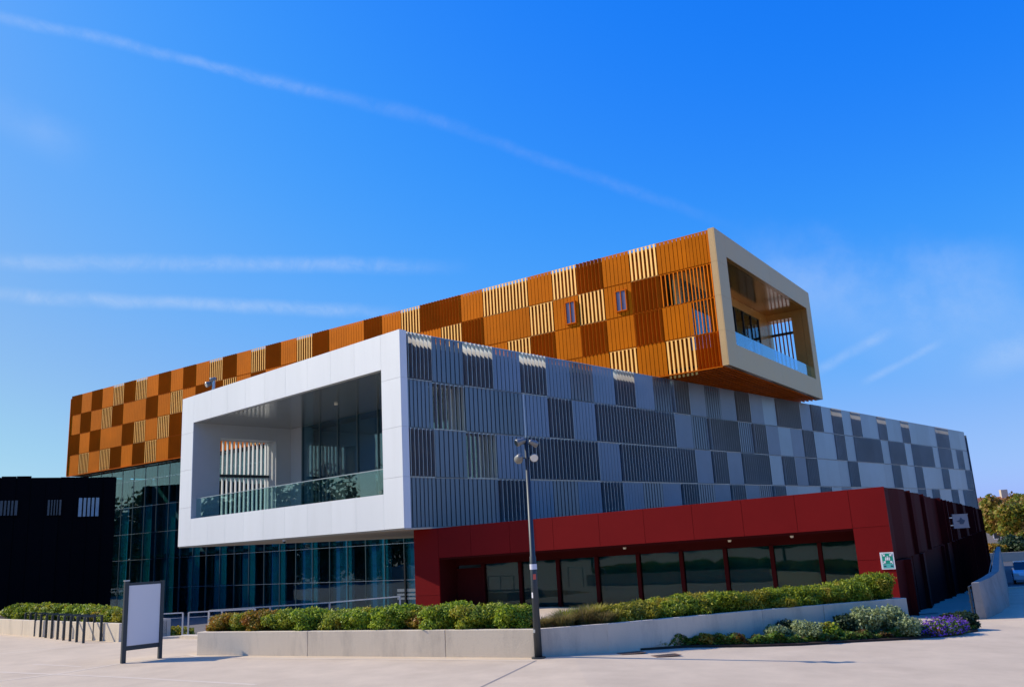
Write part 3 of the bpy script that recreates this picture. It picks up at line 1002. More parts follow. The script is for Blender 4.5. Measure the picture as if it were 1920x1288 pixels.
def rp(u0, u1, zb0, zb1, zt0, zt1, y0=0.0, y1=0.06, m=red_alu, nm='cladding_panel', gap=0.006):
    u0 += gap
    u1 -= gap
    vs = [(u0, y0, zb0), (u1, y0, zb1), (u1, y1, zb1), (u0, y1, zb0), (u0, y0, zt0), (u1, y0, zt1), (u1, y1, zt1), (u0, y1, zt0)]
    return MB().add(vs, [(3, 2, 1, 0), (4, 5, 6, 7), (0, 1, 5, 4), (1, 2, 6, 5), (2, 3, 7, 6), (3, 0, 4, 7)]).build(nm, m, red)


for a, b in zip(sm[:-1], sm[1:]):
    rp(a, b, zop(a), zop(b), ztop(a), ztop(b))
rp(-0.2, 1.03, 0.62, 0.62, ztop(0), ztop(1))
rp(-0.2, 1.03, -2.2, -2.2, 0.61, 0.61)
rp(17.5, RL, 1.36, 1.36, zop(17.5), zop(RL))
rp(17.5, RL, zop(17.5) + 0.01, zop(RL) + 0.01, ztop(17.5), ztop(RL))
rp(17.5, RL, -0.9, -0.9, 1.35, 1.35)
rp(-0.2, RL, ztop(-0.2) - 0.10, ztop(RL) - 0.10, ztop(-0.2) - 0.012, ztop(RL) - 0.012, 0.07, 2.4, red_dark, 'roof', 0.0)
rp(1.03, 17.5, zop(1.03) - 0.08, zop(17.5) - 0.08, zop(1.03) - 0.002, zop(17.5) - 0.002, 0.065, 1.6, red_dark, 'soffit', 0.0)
rp(0.80, 1.03, -2.2, -2.2, zop(1), zop(1), 0.065, 1.6, red_dark, 'reveal', 0.0)
rp(17.5, 17.7, -2.2, -2.2, zop(17.5), zop(17.5), 0.065, 1.6, red_dark, 'reveal', 0.0)
rp(1.03, 17.5, -2.2, -2.2, -1.9, -1.6, 0.065, 1.6, red_dark, 'sill', 0.0)
ml = [2.35, 4.12, 5.86, 7.57, 9.32, 11.06, 12.75, 14.46, 16.14, 17.5]
rp(1.03, 17.5, 1.73, 1.99, zop(1) - 0.085, zop(17.5) - 0.085, 1.42, 1.462, red_dark, 'head_panel', 0.0)
rp(1.03, 2.28, -1.9, -1.9, 1.61, 1.62, 1.42, 1.55, red_dark, 'wall_panel', 0.0)
for a, b in zip(ml[:-1], ml[1:]):
    za = 1.72 + 0.29 * a / RL
    zb_ = 1.72 + 0.29 * b / RL
    rp(a + 0.07, b - 0.07, -1.8, -1.8, za, zb_, 1.47, 1.49, dark_glass, 'pane', 0.0)
    rp(a + 0.02, b - 0.02, -1.8, -1.8, za, zb_, 1.75, 1.77, blind_m, 'blind_or_brightener', 0.0)
for a in ml[:-1]:
    rp(a - 0.07, a + 0.07, -1.9, -1.9, 1.73 + 0.29 * a / RL, 1.73 + 0.29 * a / RL, 1.36, 1.52, red_dark, 'mullion', 0.0)
rp(0.5, RL - 0.1, -2.2, -2.2, 3.15, 3.5, 2.25, 2.35, inner_dark, 'back_wall', 0.0)
rp(17.72, RL - 0.02, -0.9, -0.9, zop(17.5) + 0.02, zop(RL) + 0.02, 0.07, 0.4, red_dark, 'carcass', 0.0)
rp(-0.1, 0.79, -2.2, -2.2, zop(0), zop(1), 0.07, 0.4, red_dark, 'carcass', 0.0)
rp(-0.1, RL - 0.02, zop(0) + 0.03, zop(RL) + 0.03, ztop(0) - 0.12, ztop(RL) - 0.12, 0.07, 0.3, red_dark, 'carcass', 0.0)
for u in (9.15, 13.2, 15.4):
    d = MB().tube([(u, 0.5, zop(u) - 0.10), (u, 0.5, zop(u) - 0.17)], [0.07, 0.05], 12).build('downlight', lamp_glass, red)

# the long folded side of the red block
side_end = Vector((49.6, 95.0))
sd = side_end - B2
sang = math.atan2(sd.y, sd.x)
SL = sd.length
sideT = thing('red_side_wing', 'dark oxblood folded metal side wall running away from the red corner', 'building', (B2.x, B2.y, 0), sang)
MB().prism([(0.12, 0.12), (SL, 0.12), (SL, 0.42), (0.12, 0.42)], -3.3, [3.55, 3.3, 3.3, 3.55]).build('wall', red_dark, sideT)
n = 58
w = SL / n
random.seed(5)
zt_ = lambda u: 3.70 - 0.30 * u / SL
for k in range(n):
    for lvl in range(2):
        u0, u1 = k * w, (k + 1) * w
        off = 0.0
        d0 = random.choice((0.20, 0.36, 0.44)) if (k + lvl) % 2 else random.choice((0.02, 0.10))
        d1 = random.choice((0.02, 0.05, 0.3)) if (k + lvl) % 2 else 0.22
        za, zb = ((-3.2, 1.28) if lvl == 0 else (1.31, None))
        zb0 = zb if zb else zt_(u0)
        zb1 = zb if zb else zt_(u1)
        if k == 0:
            d0 = 0.02
        vs = [(u0 + 0.01, 0.10 - d0, za), (u1 - 0.01, 0.10 - d1, za), (u1 - 0.01, 0.12, za), (u0 + 0.01, 0.12, za),
              (u0 + 0.01, 0.10 - d0, zb0), (u1 - 0.01, 0.10 - d1, zb1), (u1 - 0.01, 0.12, zb1), (u0 + 0.01, 0.12, zb0)]
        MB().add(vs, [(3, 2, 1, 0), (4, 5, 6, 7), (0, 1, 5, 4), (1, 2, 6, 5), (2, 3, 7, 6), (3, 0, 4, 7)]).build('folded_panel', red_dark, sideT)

# projecting metal sign on the side wall, two mounting arms, a dark cut-out arrow shape
sg = thing('projecting_sign', 'pale rectangular metal sign with a dark pointed emblem projecting from the oxblood wall', 'sign', (21.1, 42.5, 2.12), R_(10))
sg.scale = (0.8, 1, 0.76)
sign_metal = M('blue_grey_sign_metal', (0.20, 0.21, 0.25), 0.4, 0.3, 0.08, 3)
MB().box(-0.42, 0.60, -0.03, 0.03, 0.0, 0.78).build('plate', sign_metal, sg)
MB().box(-0.44, 0.62, -0.05, 0.05, 0.78, 0.83).build('frame_bar', sign_metal, sg)
MB().box(-0.44, 0.62, -0.05, 0.05, -0.05, 0.0).build('frame_bar', sign_metal, sg)
e = MB()
e.prism([(-0.25, 0), (0.15, 0), (0.15, 0.001)], 0, 0.001)
em = MB()
pts = [(-0.20, 0.40), (0.02, 0.46), (0.12, 0.62), (0.22, 0.50), (0.38, 0.42), (0.30, 0.30), (0.22, 0.20), (0.02, 0.20), (0.0, 0.33)]
em.add([(x, -0.045, z) for x, z in pts] + [(x, -0.031, z) for x, z in pts],
       [tuple(range(len(pts)))] + [tuple(range(2 * len(pts) - 1, len(pts) - 1, -1))] + [(i, i + len(pts), (i + 1) % len(pts) + len(pts), (i + 1) % len(pts)) for i in range(len(pts))])
em.build('emblem', sign_dark, sg)
for zz_ in (0.15, 0.62):
    MB().box(-0.62, -0.42, -0.02, 0.02, zz_ - 0.03, zz_ + 0.03).build('bracket', galv, sg)
bx_ = thing('wall_plate', 'small pale box with a dark disc standing on the edge of the oxblood roof', 'box', (15.5, 36.2, 3.33), R_(8))
MB().box(0, 0.62, 0, 0.2, 0, 0.42).build('plate', white_alu, bx_)
MB().tube([(0.34, -0.004, 0.24), (0.34, -0.03, 0.24)], [0.09, 0.09], 14).build('disc', sign_dark, bx_)
MB().box(0.06, 0.16, -0.02, -0.002, 0.08, 0.34).build('vent', steel, bx_)

# assembly point sign on the red corner pillar
s = thing('assembly_point_sign', 'green and white assembly point sign fixed to the red corner pillar', 'sign', (0, 0, 0), 0)
s.matrix_world = Matrix.Translation((A2.x, A2.y, 0)) @ Matrix.Rotation(ra, 4, 'Z')
sx0, sx1, sz0, sz1 = 18.22, 18.64, 1.04, 1.58
MB().box(sx0, sx1, -0.03, -0.005, sz0, sz1).build('plate', white_p, s)
MB().box(sx0 + 0.055, sx1 - 0.04, -0.034, -0.0305, sz0 + 0.17, sz1 - 0.035).build('green_field', sign_green, s)
MB().box(sx0 + 0.055, sx1 - 0.04, -0.034, -0.0305, sz0 + 0.035, sz0 + 0.165).build('caption_field', sign_teal, s)
cx, cz = (sx0 + sx1) / 2 + 0.01, sz0 + 0.34
for i, (dx, dz) in enumerate(((-1, 1), (1, 1), (-1, -1), (1, -1))):
    ox, oz = cx + dx * 0.115, cz + dz * 0.125
    ar = MB()
    # arrow head pointing to the middle
    p0 = Vector((ox - dx * 0.05, oz - dz * 0.05)); t1 = Vector((ox + dx * 0.03, oz - dz * 0.045)); t2 = Vector((ox - dx * 0.045, oz + dz * 0.03))
    q0 = Vector((ox + dx * 0.045, oz + dz * 0.02)); q1 = Vector((ox + dx * 0.02, oz + dz * 0.045))
    loop = [p0, t1, Vector((ox + dx * 0.005, oz - dz * 0.02)), q0, q1, Vector((ox - dx * 0.02, oz + dz * 0.005)), t2]
    L_ = len(loop)
    ar.add([(q.x, -0.040, q.y) for q in loop] + [(q.x, -0.0345, q.y) for q in loop],
           [tuple(range(L_)), tuple(range(2 * L_ - 1, L_ - 1, -1))] + [(i_, i_ + L_, (i_ + 1) % L_ + L_, (i_ + 1) % L_) for i_ in range(L_)])
    ar.build('arrow', white_p, s)
for dx, hz, sc in ((-0.055, 0.0, 0.8), (0.0, 0.02, 1.0), (0.055, 0.0, 0.8)):
    pg = MB()
    pg.tube([(cx + dx, -0.040, cz + 0.045 * sc + hz), (cx + dx, -0.0345, cz + 0.045 * sc + hz)], [0.018 * sc] * 2, 12)
    bodyp = [(-0.028, 0.02), (0.028, 0.02), (0.022, -0.075), (-0.022, -0.075)]
    pg.add([(cx + dx + x_ * sc, -0.040, cz + hz + z_ * sc) for x_, z_ in bodyp] + [(cx + dx + x_ * sc, -0.0345, cz + hz + z_ * sc) for x_, z_ in bodyp],
           [(0, 1, 2, 3), (7, 6, 5, 4), (0, 4, 5, 1), (1, 5, 6, 2), (2, 6, 7, 3), (3, 7, 4, 0)])
    pg.build('figure_pictogram', white_p, s)
for dx in (-0.11, 0.10):
    MB().box(cx + dx - 0.035, cx + dx + 0.035, -0.039, -0.0345, sz0 + 0.08, sz0 + 0.12).build('caption_mark', sign_dark, s)

# ------------------------------------------------------------------ floodlights
def spot(parent, pos, aim, r=0.10, L=0.24, lens=True):
    pos = Vector(pos); d = Vector(aim).normalized()
    a = pos - d * L * 0.55
    o = MB().tube([a, a + d * 0.04, a + d * L * 0.45, a + d * L * 0.8, a + d * L], [r * 0.45, r * 0.75, r * 0.82, r, r * 1.02], 18).build('spotlight', lamp_grey if r < 0.2 else galv, parent, smooth=True)
    MB().tube([a + d * (L + 0.002), a + d * (L + 0.012)], [r * 0.92, r * 0.88], 18).build('lens', lamp_glass if lens else car_glass, o)
    return o


lamp_grey = M('weathered_lamp_housing', (0.22, 0.22, 0.21), 0.5, 0.4, 0.08, 6)
mast = thing('floodlight_mast', 'tall grey steel lamp mast with four spotlights standing in front of the planter corner', 'lamp post', (0.2, 20.2, 0), R_(0))
MB().tube([(0, 0, 0), (0, 0, 0.03)], [0.16, 0.16], 20).build('base_plate', steel, mast)
MB().tube([(0, 0, 0.0), (0, 0, 2.2), (0, 0, 2.22), (0, 0, 4.92)], [0.088, 0.075, 0.062, 0.045], 20).build('pole', steel, mast, smooth=True)
MB().tube([(0, 0, 4.9), (0, 0, 5.98)], [0.010, 0.006], 6).build('lightning_rod', galv, mast)
for zz_, dx in ((4.80, -0.13), (4.78, 0.14), (4.46, -0.17), (4.46, 0.15)):
    MB().bar((0, 0, zz_), (dx * 0.9, -0.03, zz_ - 0.01), 0.025).build('bracket', steel, mast)
spot(mast, (-0.13, -0.05, 4.84), (-1, -0.35, -0.35), 0.085, 0.25, False)
spot(mast, (0.17, 0.0, 4.80), (0.75, 0.55, -0.35), 0.075, 0.22, False)
spot(mast, (-0.18, -0.03, 4.46), (-0.25, 1, -0.3), 0.105, 0.22, False)
spot(mast, (0.16, -0.03, 4.46), (0.10, -1, -0.28), 0.098, 0.20, True)
MB().tube([(0, 0, 1.92), (0, 0, 2.04)], [0.083, 0.083], 20, False).build('sticker', sticker_w, mast)
MB().add([(-0.02, -0.084, 1.70), (0.045, -0.074, 1.70), (0.045, -0.074, 1.82), (-0.02, -0.084, 1.82)], [(0, 1, 2, 3)]).build('sticker', sticker_r, mast)
MB().add([(-0.075, -0.042, 1.30), (-0.045, -0.076, 1.30), (-0.045, -0.076, 1.42), (-0.075, -0.042, 1.42)], [(0, 1, 2, 3)]).build('sticker', sticker_w, mast)
MB().tube([(-0.02, -0.0, 0.55), (-0.02, 0, 0.62)], [0.075, 0.075], 14).build('service_hatch', galv, mast)

rm = thing('roof_floodlight', 'pair of pale floodlights on a short post above the white frame roof', 'floodlight', (-17.9, 50.0, 11.42), R_(-20))
MB().tube([(0, 0, 0), (0, 0, 1.62)], [0.10, 0.09], 10).build('post', galv, rm)
MB().bar((-0.35, 0, 1.45), (0.1, 0, 1.45), 0.06).build('bracket', galv, rm)
spot(rm, (-0.33, -0.05, 1.38), (-0.6, -1, -0.5), 0.17, 0.36, True)
spot(rm, (-0.02, -0.05, 1.62), (-0.9, -0.4, -0.3), 0.14, 0.34, False)

# ------------------------------------------------------------------ blank display board
bd = thing('display_board', 'freestanding blank white display board held between two dark steel posts', 'sign board', (-10.79, 23.91, 0), math.atan2(0.69, 0.69))
BWd = 0.975
MB().box(-0.055, 0.055, -0.05, 0.05, 0.0, 2.10).build('post', steel, bd)
MB().box(BWd - 0.045, BWd + 0.045, -0.05, 0.05, 0.0, 2.06).build('post', steel, bd)
MB().box(-0.065, 0.065, -0.06, 0.06, 2.102, 2.13).build('post_cap', galv, bd)
MB().box(0.056, BWd - 0.046, -0.03, 0.03, 0.31, 0.42).build('crossbar', steel, bd)
MB().box(0.056, BWd - 0.046, -0.03, 0.03, 1.99, 2.05).build('crossbar', steel, bd)
bevel(MB().box(0.058, BWd - 0.048, -0.025, 0.02, 0.424, 1.985).build('panel', board_m, bd), 0.006)

# ------------------------------------------------------------------ bicycle racks
r0 = Vector((-15.35, 30.9)); r1 = Vector((-20.6, 36.55))
rn = 11
labels_rack = ['rightmost', 'second from the right', 'third from the right', 'fourth from the right', 'fifth from the right', 'middle', 'fifth from the left',
               'fourth from the left', 'third from the left', 'second from the left', 'leftmost']
for i in range(rn):
    p = r0.lerp(r1, i / (rn - 1))
    t = thing('bicycle_rack', 'dark steel bicycle hoop, %s of the row by the hedge planter' % labels_rack[i], 'bicycle rack', (p.x, p.y, 0), R_(52), 'bicycle hoops in a row before the left planter')
    if i == 0:
        leg = MB().bar((0, 0, 0), (0, 0, 0.84), 0.045, 0.08).mesh('leg', steel)
        topm = MB().box(-0.0225, 0.6225, -0.04, 0.04, 0.84, 0.88).mesh('top_bar', steel)
    link_mesh('leg', leg, t)
    link_mesh('leg', leg, t, (0.6, 0, 0))
    link_mesh('top_bar', topm, t)

# ------------------------------------------------------------------ planters
def offset_line(pts, d):
    res = []
    for i, p in enumerate(pts):
        a = Vector(pts[max(i - 1, 0)]); b = Vector(pts[min(i + 1, len(pts) - 1)])
        t = (b - a).normalized()
        res.append((p[0] - t.y * d, p[1] + t.x * d))
    return res


def planter(label, front, depth, tops, joints, ends=(True, True), group='concrete planters round the lower court'):
    """front: plan points left to right with top heights; a wall 0.16 m thick in pieces split at joints"""
    t = thing('concrete_planter', label, 'planter', (front[0][0], front[0][1], 0), 0, group)
    o = Vector((front[0][0], front[0][1]))
    F = [Vector((p[0], p[1])) - o for p in front]
    for i in range(len(F) - 1):
        a, b = F[i], F[i + 1]
        d = (b - a)
        L = d.length
        d.normalize()
        nrm = Vector((-d.y, d.x))
        cuts = [0] + [j for (s_, j) in joints if s_ == i] + [L]
        for c0, c1 in zip(cuts[:-1], cuts[1:]):
            p = a + d * (c0 + (0.006 if c0 else 0)); q = a + d * (c1 - (0.006 if c1 < L else 0))
            za = tops[i] + (tops[i + 1] - tops[i]) * c0 / L
            zb = tops[i] + (tops[i + 1] - tops[i]) * c1 / L
            ga = g((p + o).x, (p + o).y) - 0.25
            gb = g((q + o).x, (q + o).y) - 0.25
            mb = MB().prism([p, q, q + nrm * 0.16, p + nrm * 0.16], [ga, gb, gb, ga], [za, zb, zb, za])
            bevel(mb.build('wall_slab', concrete, t), 0.012, 2)
    # end walls, back wall
    bk = []
    for i in range(len(F)):
        a = F[max(i - 1, 0)]; b = F[min(i + 1, len(F) - 1)]
        d = (b - a).normalized()
        bk.append(F[i] + Vector((-d.y, d.x)) * depth)
    for on, i, j in ((ends[0], 0, 1), (ends[1], len(F) - 1, len(F) - 2)):
        if on:
            d = (F[j] - F[i]).normalized() * 0.16
            p, q = F[i], bk[i]
            e_ = (q - p).normalized() * 0.165
            pts = [p + e_, q, q + d, p + e_ + d]
            if i:
                pts = pts[::-1]
            bevel(MB().prism(pts, -0.9, tops[i] - 0.002).build('end_wall', concrete, t), 0.012, 2)
    for i in range(len(F) - 1):
        d = (bk[i + 1] - bk[i]).normalized()
        nn = Vector((-d.y, d.x)) * 0.15
        MB().prism([bk[i] + nn * 0.02, bk[i + 1] + nn * 0.02, bk[i + 1] + nn, bk[i] + nn], -0.9, [tops[i] - 0.01, tops[i + 1] - 0.01] * 2 if False else min(tops[i], tops[i + 1]) - 0.01).build('back_wall', concrete, t)
    # soil
    for i in range(len(F) - 1):
        d = (F[i + 1] - F[i]).normalized()
        nn = Vector((-d.y, d.x))
        MB().prism([F[i] + nn * 0.161, F[i + 1] + nn * 0.161, bk[i + 1], bk[i]], -0.6, [tops[i] - 0.07, tops[i + 1] - 0.07, tops[i + 1] - 0.07, tops[i] - 0.07]).build('soil', soil_m, t)
    return t


planter('long pale concrete planter with round green shrubs left of the floodlight mast', [(-9.2, 24.9), (0.12, 20.32)], 1.7, [0.61, 0.61], [(0, 3.9), (0, 8.05)], (True, False))
planter('grey shaded concrete planter with a hedge under the red window band', [(0.13, 20.32), (1.82, 20.75), (6.0, 22.95), (10.55, 24.9)], 1.5, [0.61, 0.60, 0.53, 0.46], [(2, 2.0)], (False, True))
planter('concrete planter with a clipped hedge behind the bicycle racks at the left', [(-30.0, 44.45), (-22.36, 37.83), (-18.5, 34.5), (-13.99, 30.59)], 1.7, [0.6, 0.6, 0.6, 0.6], [(1, 2.4)], (False, True))

# ------------------------------------------------------------------ foliage
def leaf_points_blob(n, blobs, shell=0.55):
    """points in a union of ellipsoid lumps, biased to the outside"""
    vol = np.array([b[3] * b[4] * b[5] for b in blobs])
    k = rng.choice(len(blobs), n, p=vol / vol.sum())
    B = np.array(blobs)[k]
    d = rng.normal(size=(n, 3))
    d /= np.linalg.norm(d, axis=1)[:, None]
    r = 1 - (1 - shell) * rng.random(n) ** 1.3
    r = r[:, None] * (1 + 0.10 * rng.normal(size=(n, 1)).clip(-1.5, 2))
    return B[:, :3] + d * r * B[:, 3:6], d


def leaves_mesh(name, P, D, size, mat, up=0.35, aspect=1.7):
    n = len(P)
    nrm = D * 0.8 + rng.normal(size=(n, 3)) * 0.75
    nrm[:, 2] += up
    nrm /= np.linalg.norm(nrm, axis=1)[:, None]
    a = np.cross(nrm, rng.normal(size=(n, 3)))
    a /= np.linalg.norm(a, axis=1)[:, None]
    b = np.cross(nrm, a)
    s = size * (0.6 + 0.8 * rng.random((n, 1)))
    L = a * s * aspect / 2
    Wd = b * s / 2
    bend = nrm * s * 0.18
    V = np.empty((n, 4, 3))
    V[:, 0] = P - L
    V[:, 1] = P + Wd + bend
    V[:, 2] = P + L
    V[:, 3] = P - Wd + bend
    me = bpy.data.meshes.new(name)
    me.vertices.add(n * 4)
    me.vertices.foreach_set('co', V.reshape(-1).astype(np.float32))
    me.loops.add(n * 4)
    me.loops.foreach_set('vertex_index', np.arange(n * 4, dtype=np.int32))
    me.polygons.add(n)
    me.polygons.foreach_set('loop_start', np.arange(n, dtype=np.int32) * 4)
    me.polygons.foreach_set('loop_total', np.full(n, 4, dtype=np.int32))
    me.materials.append(mat)
    me.update(calc_edges=True)
    return me


def lumps(rx, ry, rz, n, seed):
    r = random.Random(seed)
    bl = [(0, 0, rz * 0.95, rx * 0.72, ry * 0.75, rz * 0.8)]
    for i in range(n):
        a = r.uniform(0, 2 * PI)
        q = r.uniform(0.35, 0.75)
        h = r.uniform(0.4, 1.45)
        s_ = r.uniform(0.28, 0.45)
        bl.append((math.cos(a) * rx * q, math.sin(a) * ry * q, rz * h, rx * s_, ry * s_, rz * s_))
    return bl


_sh = {}


def shrub(x, y, z, rx, ry, h, mat, label, name='shrub', n=5200, size=0.055, seed=0, group=None, cat='shrub', stems=True, key=None, up=0.35, nl=13, aspect=1.7):
    t = thing(name, label, cat, (x, y, z), random.Random(seed * 7 + 1).uniform(0, 6.28) if key else 0, group)
    if key and key in _sh:
        me, ms = _sh[key]
    else:
        P, D = leaf_points_blob(n, lumps(rx, ry, h / 2, nl, seed))
        P[:, 2] = np.maximum(P[:, 2], 0.0 + 0.06 * rng.random(len(P)))
        me = leaves_mesh('foliage', P, D, size, mat, up, aspect)
        mb = MB()
        r = random.Random(seed)
        for i in range(7):
            a = r.uniform(0, 6.28)
            q = r.uniform(0.2, 0.7)
            mb.tube([(0, 0, -0.05), (math.cos(a) * rx * q * 0.5, math.sin(a) * ry * q * 0.5, h * 0.4), (math.cos(a) * rx * q, math.sin(a) * ry * q, h * 0.85)], [0.016, 0.011, 0.004], 5)
        ms = mb.mesh('stem', bark)
        if key:
            _sh[key] = (me, ms)
    link_mesh('foliage', me, t)
    link_mesh('stem', ms, t)
    return t


# shrubs on the long planter, from left to right (position along the wall, radius, height above soil)
wd = Vector((9.32, -4.58)).normalized()
wn = Vector((-wd.y, wd.x))
row1 = [
    (0.35, 0.42, 0.62, lf_autumn, 'small orange tinged shrub at the left end of the long planter'),
    (1.15, 0.40, 0.62, lf_shrub, 'thin olive shrub second from the left end of the long planter'),
    (1.85, 0.48, 0.70, lf_autumn, 'shrub with orange and green leaves left of the rounder green ones'),
    (2.65, 0.50, 0.72, lf_shrub, 'yellow green shrub with a reddish flank in the left part of the long planter'),
    (3.55, 0.55, 0.74, lf_green, 'rounded fresh green shrub just left of the first planter wall joint'),
    (4.45, 0.52, 0.68, lf_shrub, 'green shrub with a low orange patch right of the first wall joint'),
    (5.35, 0.55, 0.72, lf_green, 'dense dark hollowed green shrub under the middle of the railing'),
    (6.30, 0.58, 0.76, lf_green, 'broad round green shrub in front of the glass entrance'),
    (7.05, 0.36, 0.52, lf_autumn, 'low reddish shrub filling the gap left of the red pillar'),
    (7.75, 0.62, 0.78, lf_green, 'tall round green shrub below the red pillar'),
    (8.65, 0.60, 0.72, lf_shrub, 'wide green shrub with yellowish top right of the red pillar'),
    (9.62, 0.46, 0.70, lf_green, 'narrow green shrub next to the floodlight mast'),
]
for i, (u, r, h, m, lab) in enumerate(row1):
    p = Vector((-9.2, 24.9)) + wd * u + wn * 0.66
    shrub(p.x, p.y, 0.50, r * 1.22, 0.56, h * 0.98, m, lab, seed=20 + i, group='shrubs on the long planter', n=int(21000 * r), size=0.034, nl=24, aspect=2.3)

# planter three: dry grasses, then yellow shrubs and a long hedge that climbs to the corner
pts3 = [Vector(p) for p in ((0.13, 20.32), (1.82, 20.75), (6.0, 22.95), (10.55, 24.9))]
cum = [0]
for a, b in zip(pts3[:-1], pts3[1:]):
    cum.append(cum[-1] + (b - a).length)


def on3(u, off):
    u = min(max(u, 0), cum[-1] - 1e-4)
    for i in range(3):
        if u <= cum[i + 1]:
            d = (pts3[i + 1] - pts3[i]).normalized()
            return pts3[i] + d * (u - cum[i]) + Vector((-d.y, d.x)) * off


def grass_tuft(x, y, z, r, h, n, mat, label, seed, group, name='grass_tuft'):
    q = random.Random(seed)
    vs, fs = [], []
    for i in range(n):
        a = q.uniform(0, 6.28)
        d = q.random() ** 0.7 * r * 0.5
        bx0, by0 = math.cos(a) * d, math.sin(a) * d
        lean = q.uniform(0.2, 1.0) * r
        aa = a + q.uniform(-0.6, 0.6)
        hh = h * q.uniform(0.5, 1.1)
        w_ = 0.008
        px, py = -math.sin(aa) * w_, math.cos(aa) * w_
        k = len(vs)
        mx, my = bx0 + math.cos(aa) * lean * 0.35, by0 + math.sin(aa) * lean * 0.35
        ex, ey = bx0 + math.cos(aa) * lean, by0 + math.sin(aa) * lean
        vs += [(bx0 - px, by0 - py, 0), (bx0 + px, by0 + py, 0), (mx + px, my + py, hh * 0.65), (mx - px, my - py, hh * 0.65), (ex, ey, hh)]
        fs += [(k, k + 1, k + 2, k + 3), (k + 3, k + 2, k + 4)]
    return MB().add(vs, fs).build(name, mat, None, (x, y, z), label=label, cat='grass', group=group)


gl = ['dry straw grass tuft right beside the floodlight mast', 'low dry grass tuft over the short angled wall piece', 'spreading straw coloured grass tuft before the first yellow shrub',
      'olive grass tuft leaning over the planter edge by the wall bend', 'sparse reddish grass tuft behind the wall bend', 'tall thin grass tuft rising at the foot of the yellow shrubs']
for i, (u, off, r, h, m) in enumerate(((0.35, 0.55, 0.35, 0.30, lf_straw), (0.85, 0.5, 0.42, 0.36, lf_straw), (1.45, 0.7, 0.48, 0.46, lf_straw), (1.1, 0.95, 0.4, 0.4, lf_shrub), (1.95, 0.5, 0.45, 0.34, lf_straw), (2.0, 0.9, 0.4, 0.46, lf_yellow))):
    p = on3(u, off)
    grass_tuft(p.x, p.y, 0.52, r, h, 900, m, gl[i], i, 'grasses on the planter beside the mast')
row3 = [
    (2.35, 0.42, 0.55, lf_yellow, 'yellow twiggy shrub at the start of the right hand hedge'),
    (2.95, 0.48, 0.62, lf_yellow, 'second yellow shrub with bronze leaves in the right hand hedge'),
    (3.65, 0.50, 0.60, lf_shrub, 'yellow green shrub between the yellow ones and the smooth green mound'),
    (4.45, 0.62, 0.66, lf_hedge, 'smooth green mound shrub where the right hand hedge begins to rise'),
    (5.35, 0.68, 0.68, lf_hedge, 'widest dark green mound in the middle of the right hand hedge'),
    (6.25, 0.60, 0.62, lf_yellow, 'golden topped shrub in the middle of the right hand hedge'),
    (7.1, 0.62, 0.64, lf_hedge, 'green shrub with brown flecks right of the golden topped one'),
    (8.0, 0.62, 0.66, lf_hedge, 'even topped green shrub below the last full window pane'),
    (8.85, 0.60, 0.66, lf_shrub, 'light olive shrub left of the boxy end shrub'),
    (9.75, 0.62, 0.74, lf_hedge, 'shrub between the light olive one and the boxy end shrub'),
    (10.65, 0.62, 0.88, lf_hedge, 'boxy end shrub under the green assembly sign'),
]
for i, (u, r, h, m, lab) in enumerate(row3):
    p = on3(u + 0.15, 0.62)
    zt = 0.53 - 0.012 * u
    shrub(p.x, p.y, zt - 0.08, r * 1.16, 0.56, h * 1.06, m, lab, seed=60 + i, group='shrubs of the right hand hedge', n=int(24000 * r), size=0.030, nl=26, up=-0.1, aspect=3.2)

# clipped hedge on the left planter
h0, h1 = Vector((-13.99, 30.59)), Vector((-22.36, 37.83))
hd = (h1 - h0).normalized()
hn = Vector((hd.y, -hd.x)) * -1
if hn.y < 0:
    hn = -hn
hl = ['yellowing end shrub of the clipped hedge beside the display board', 'green clipped shrub second from the hedge end', 'reddish flecked clipped shrub in the middle of the left hedge',
      'pale green clipped shrub above the nearest bicycle racks', 'last sunlit shrub of the left hedge before the dark stretch', 'first shaded dark shrub of the left hedge',
      'shaded dark shrub above the farthest bicycle racks', 'dark shrub of the left hedge beyond the racks', 'dark shrub near the left picture edge', 'outermost dark shrub of the left hedge']
for i in range(10):
    u = 0.65 + i * 1.18
    p = h0 + hd * u + hn * 0.8
    m = [lf_yellow, lf_hedge, lf_shrub, lf_green, lf_green, lf_hedge, lf_hedge, lf_hedge, lf_hedge, lf_hedge][i]
    shrub(p.x, p.y, 0.42, 0.78, 0.68, 0.62 + 0.2 * min(u / 5, 1), m, hl[i], seed=90 + i, group='clipped hedge on the left planter', n=6500, size=0.06)

# yellow green shrubs down behind the railing in the gap
for i, (x, y, r, h, m, lab) in enumerate(((-12.75, 32.6, 0.75, 1.1, lf_yellow, 'bright yellow green shrub behind the railing right of the display board'),
                                         (-11.3, 33.0, 0.55, 0.95, lf_green, 'small green shrub behind the railing beside the planter end'),
                                         (-13.7, 33.4, 0.6, 0.7, lf_dark, 'low dark shrub behind the display board railing'))):
    shrub(x, y, -0.75, r, r, h, m, lab, seed=120 + i, n=3500, size=0.09)
bank = MB()
bank.prism([(-15.5, 31.5), (-9.6, 31.3), (-9.6, 36), (-16.5, 36)], -2.2, [-0.55, -0.55, -1.6, -1.6])
bank.build('planted_bank', soil_m, kind='structure')

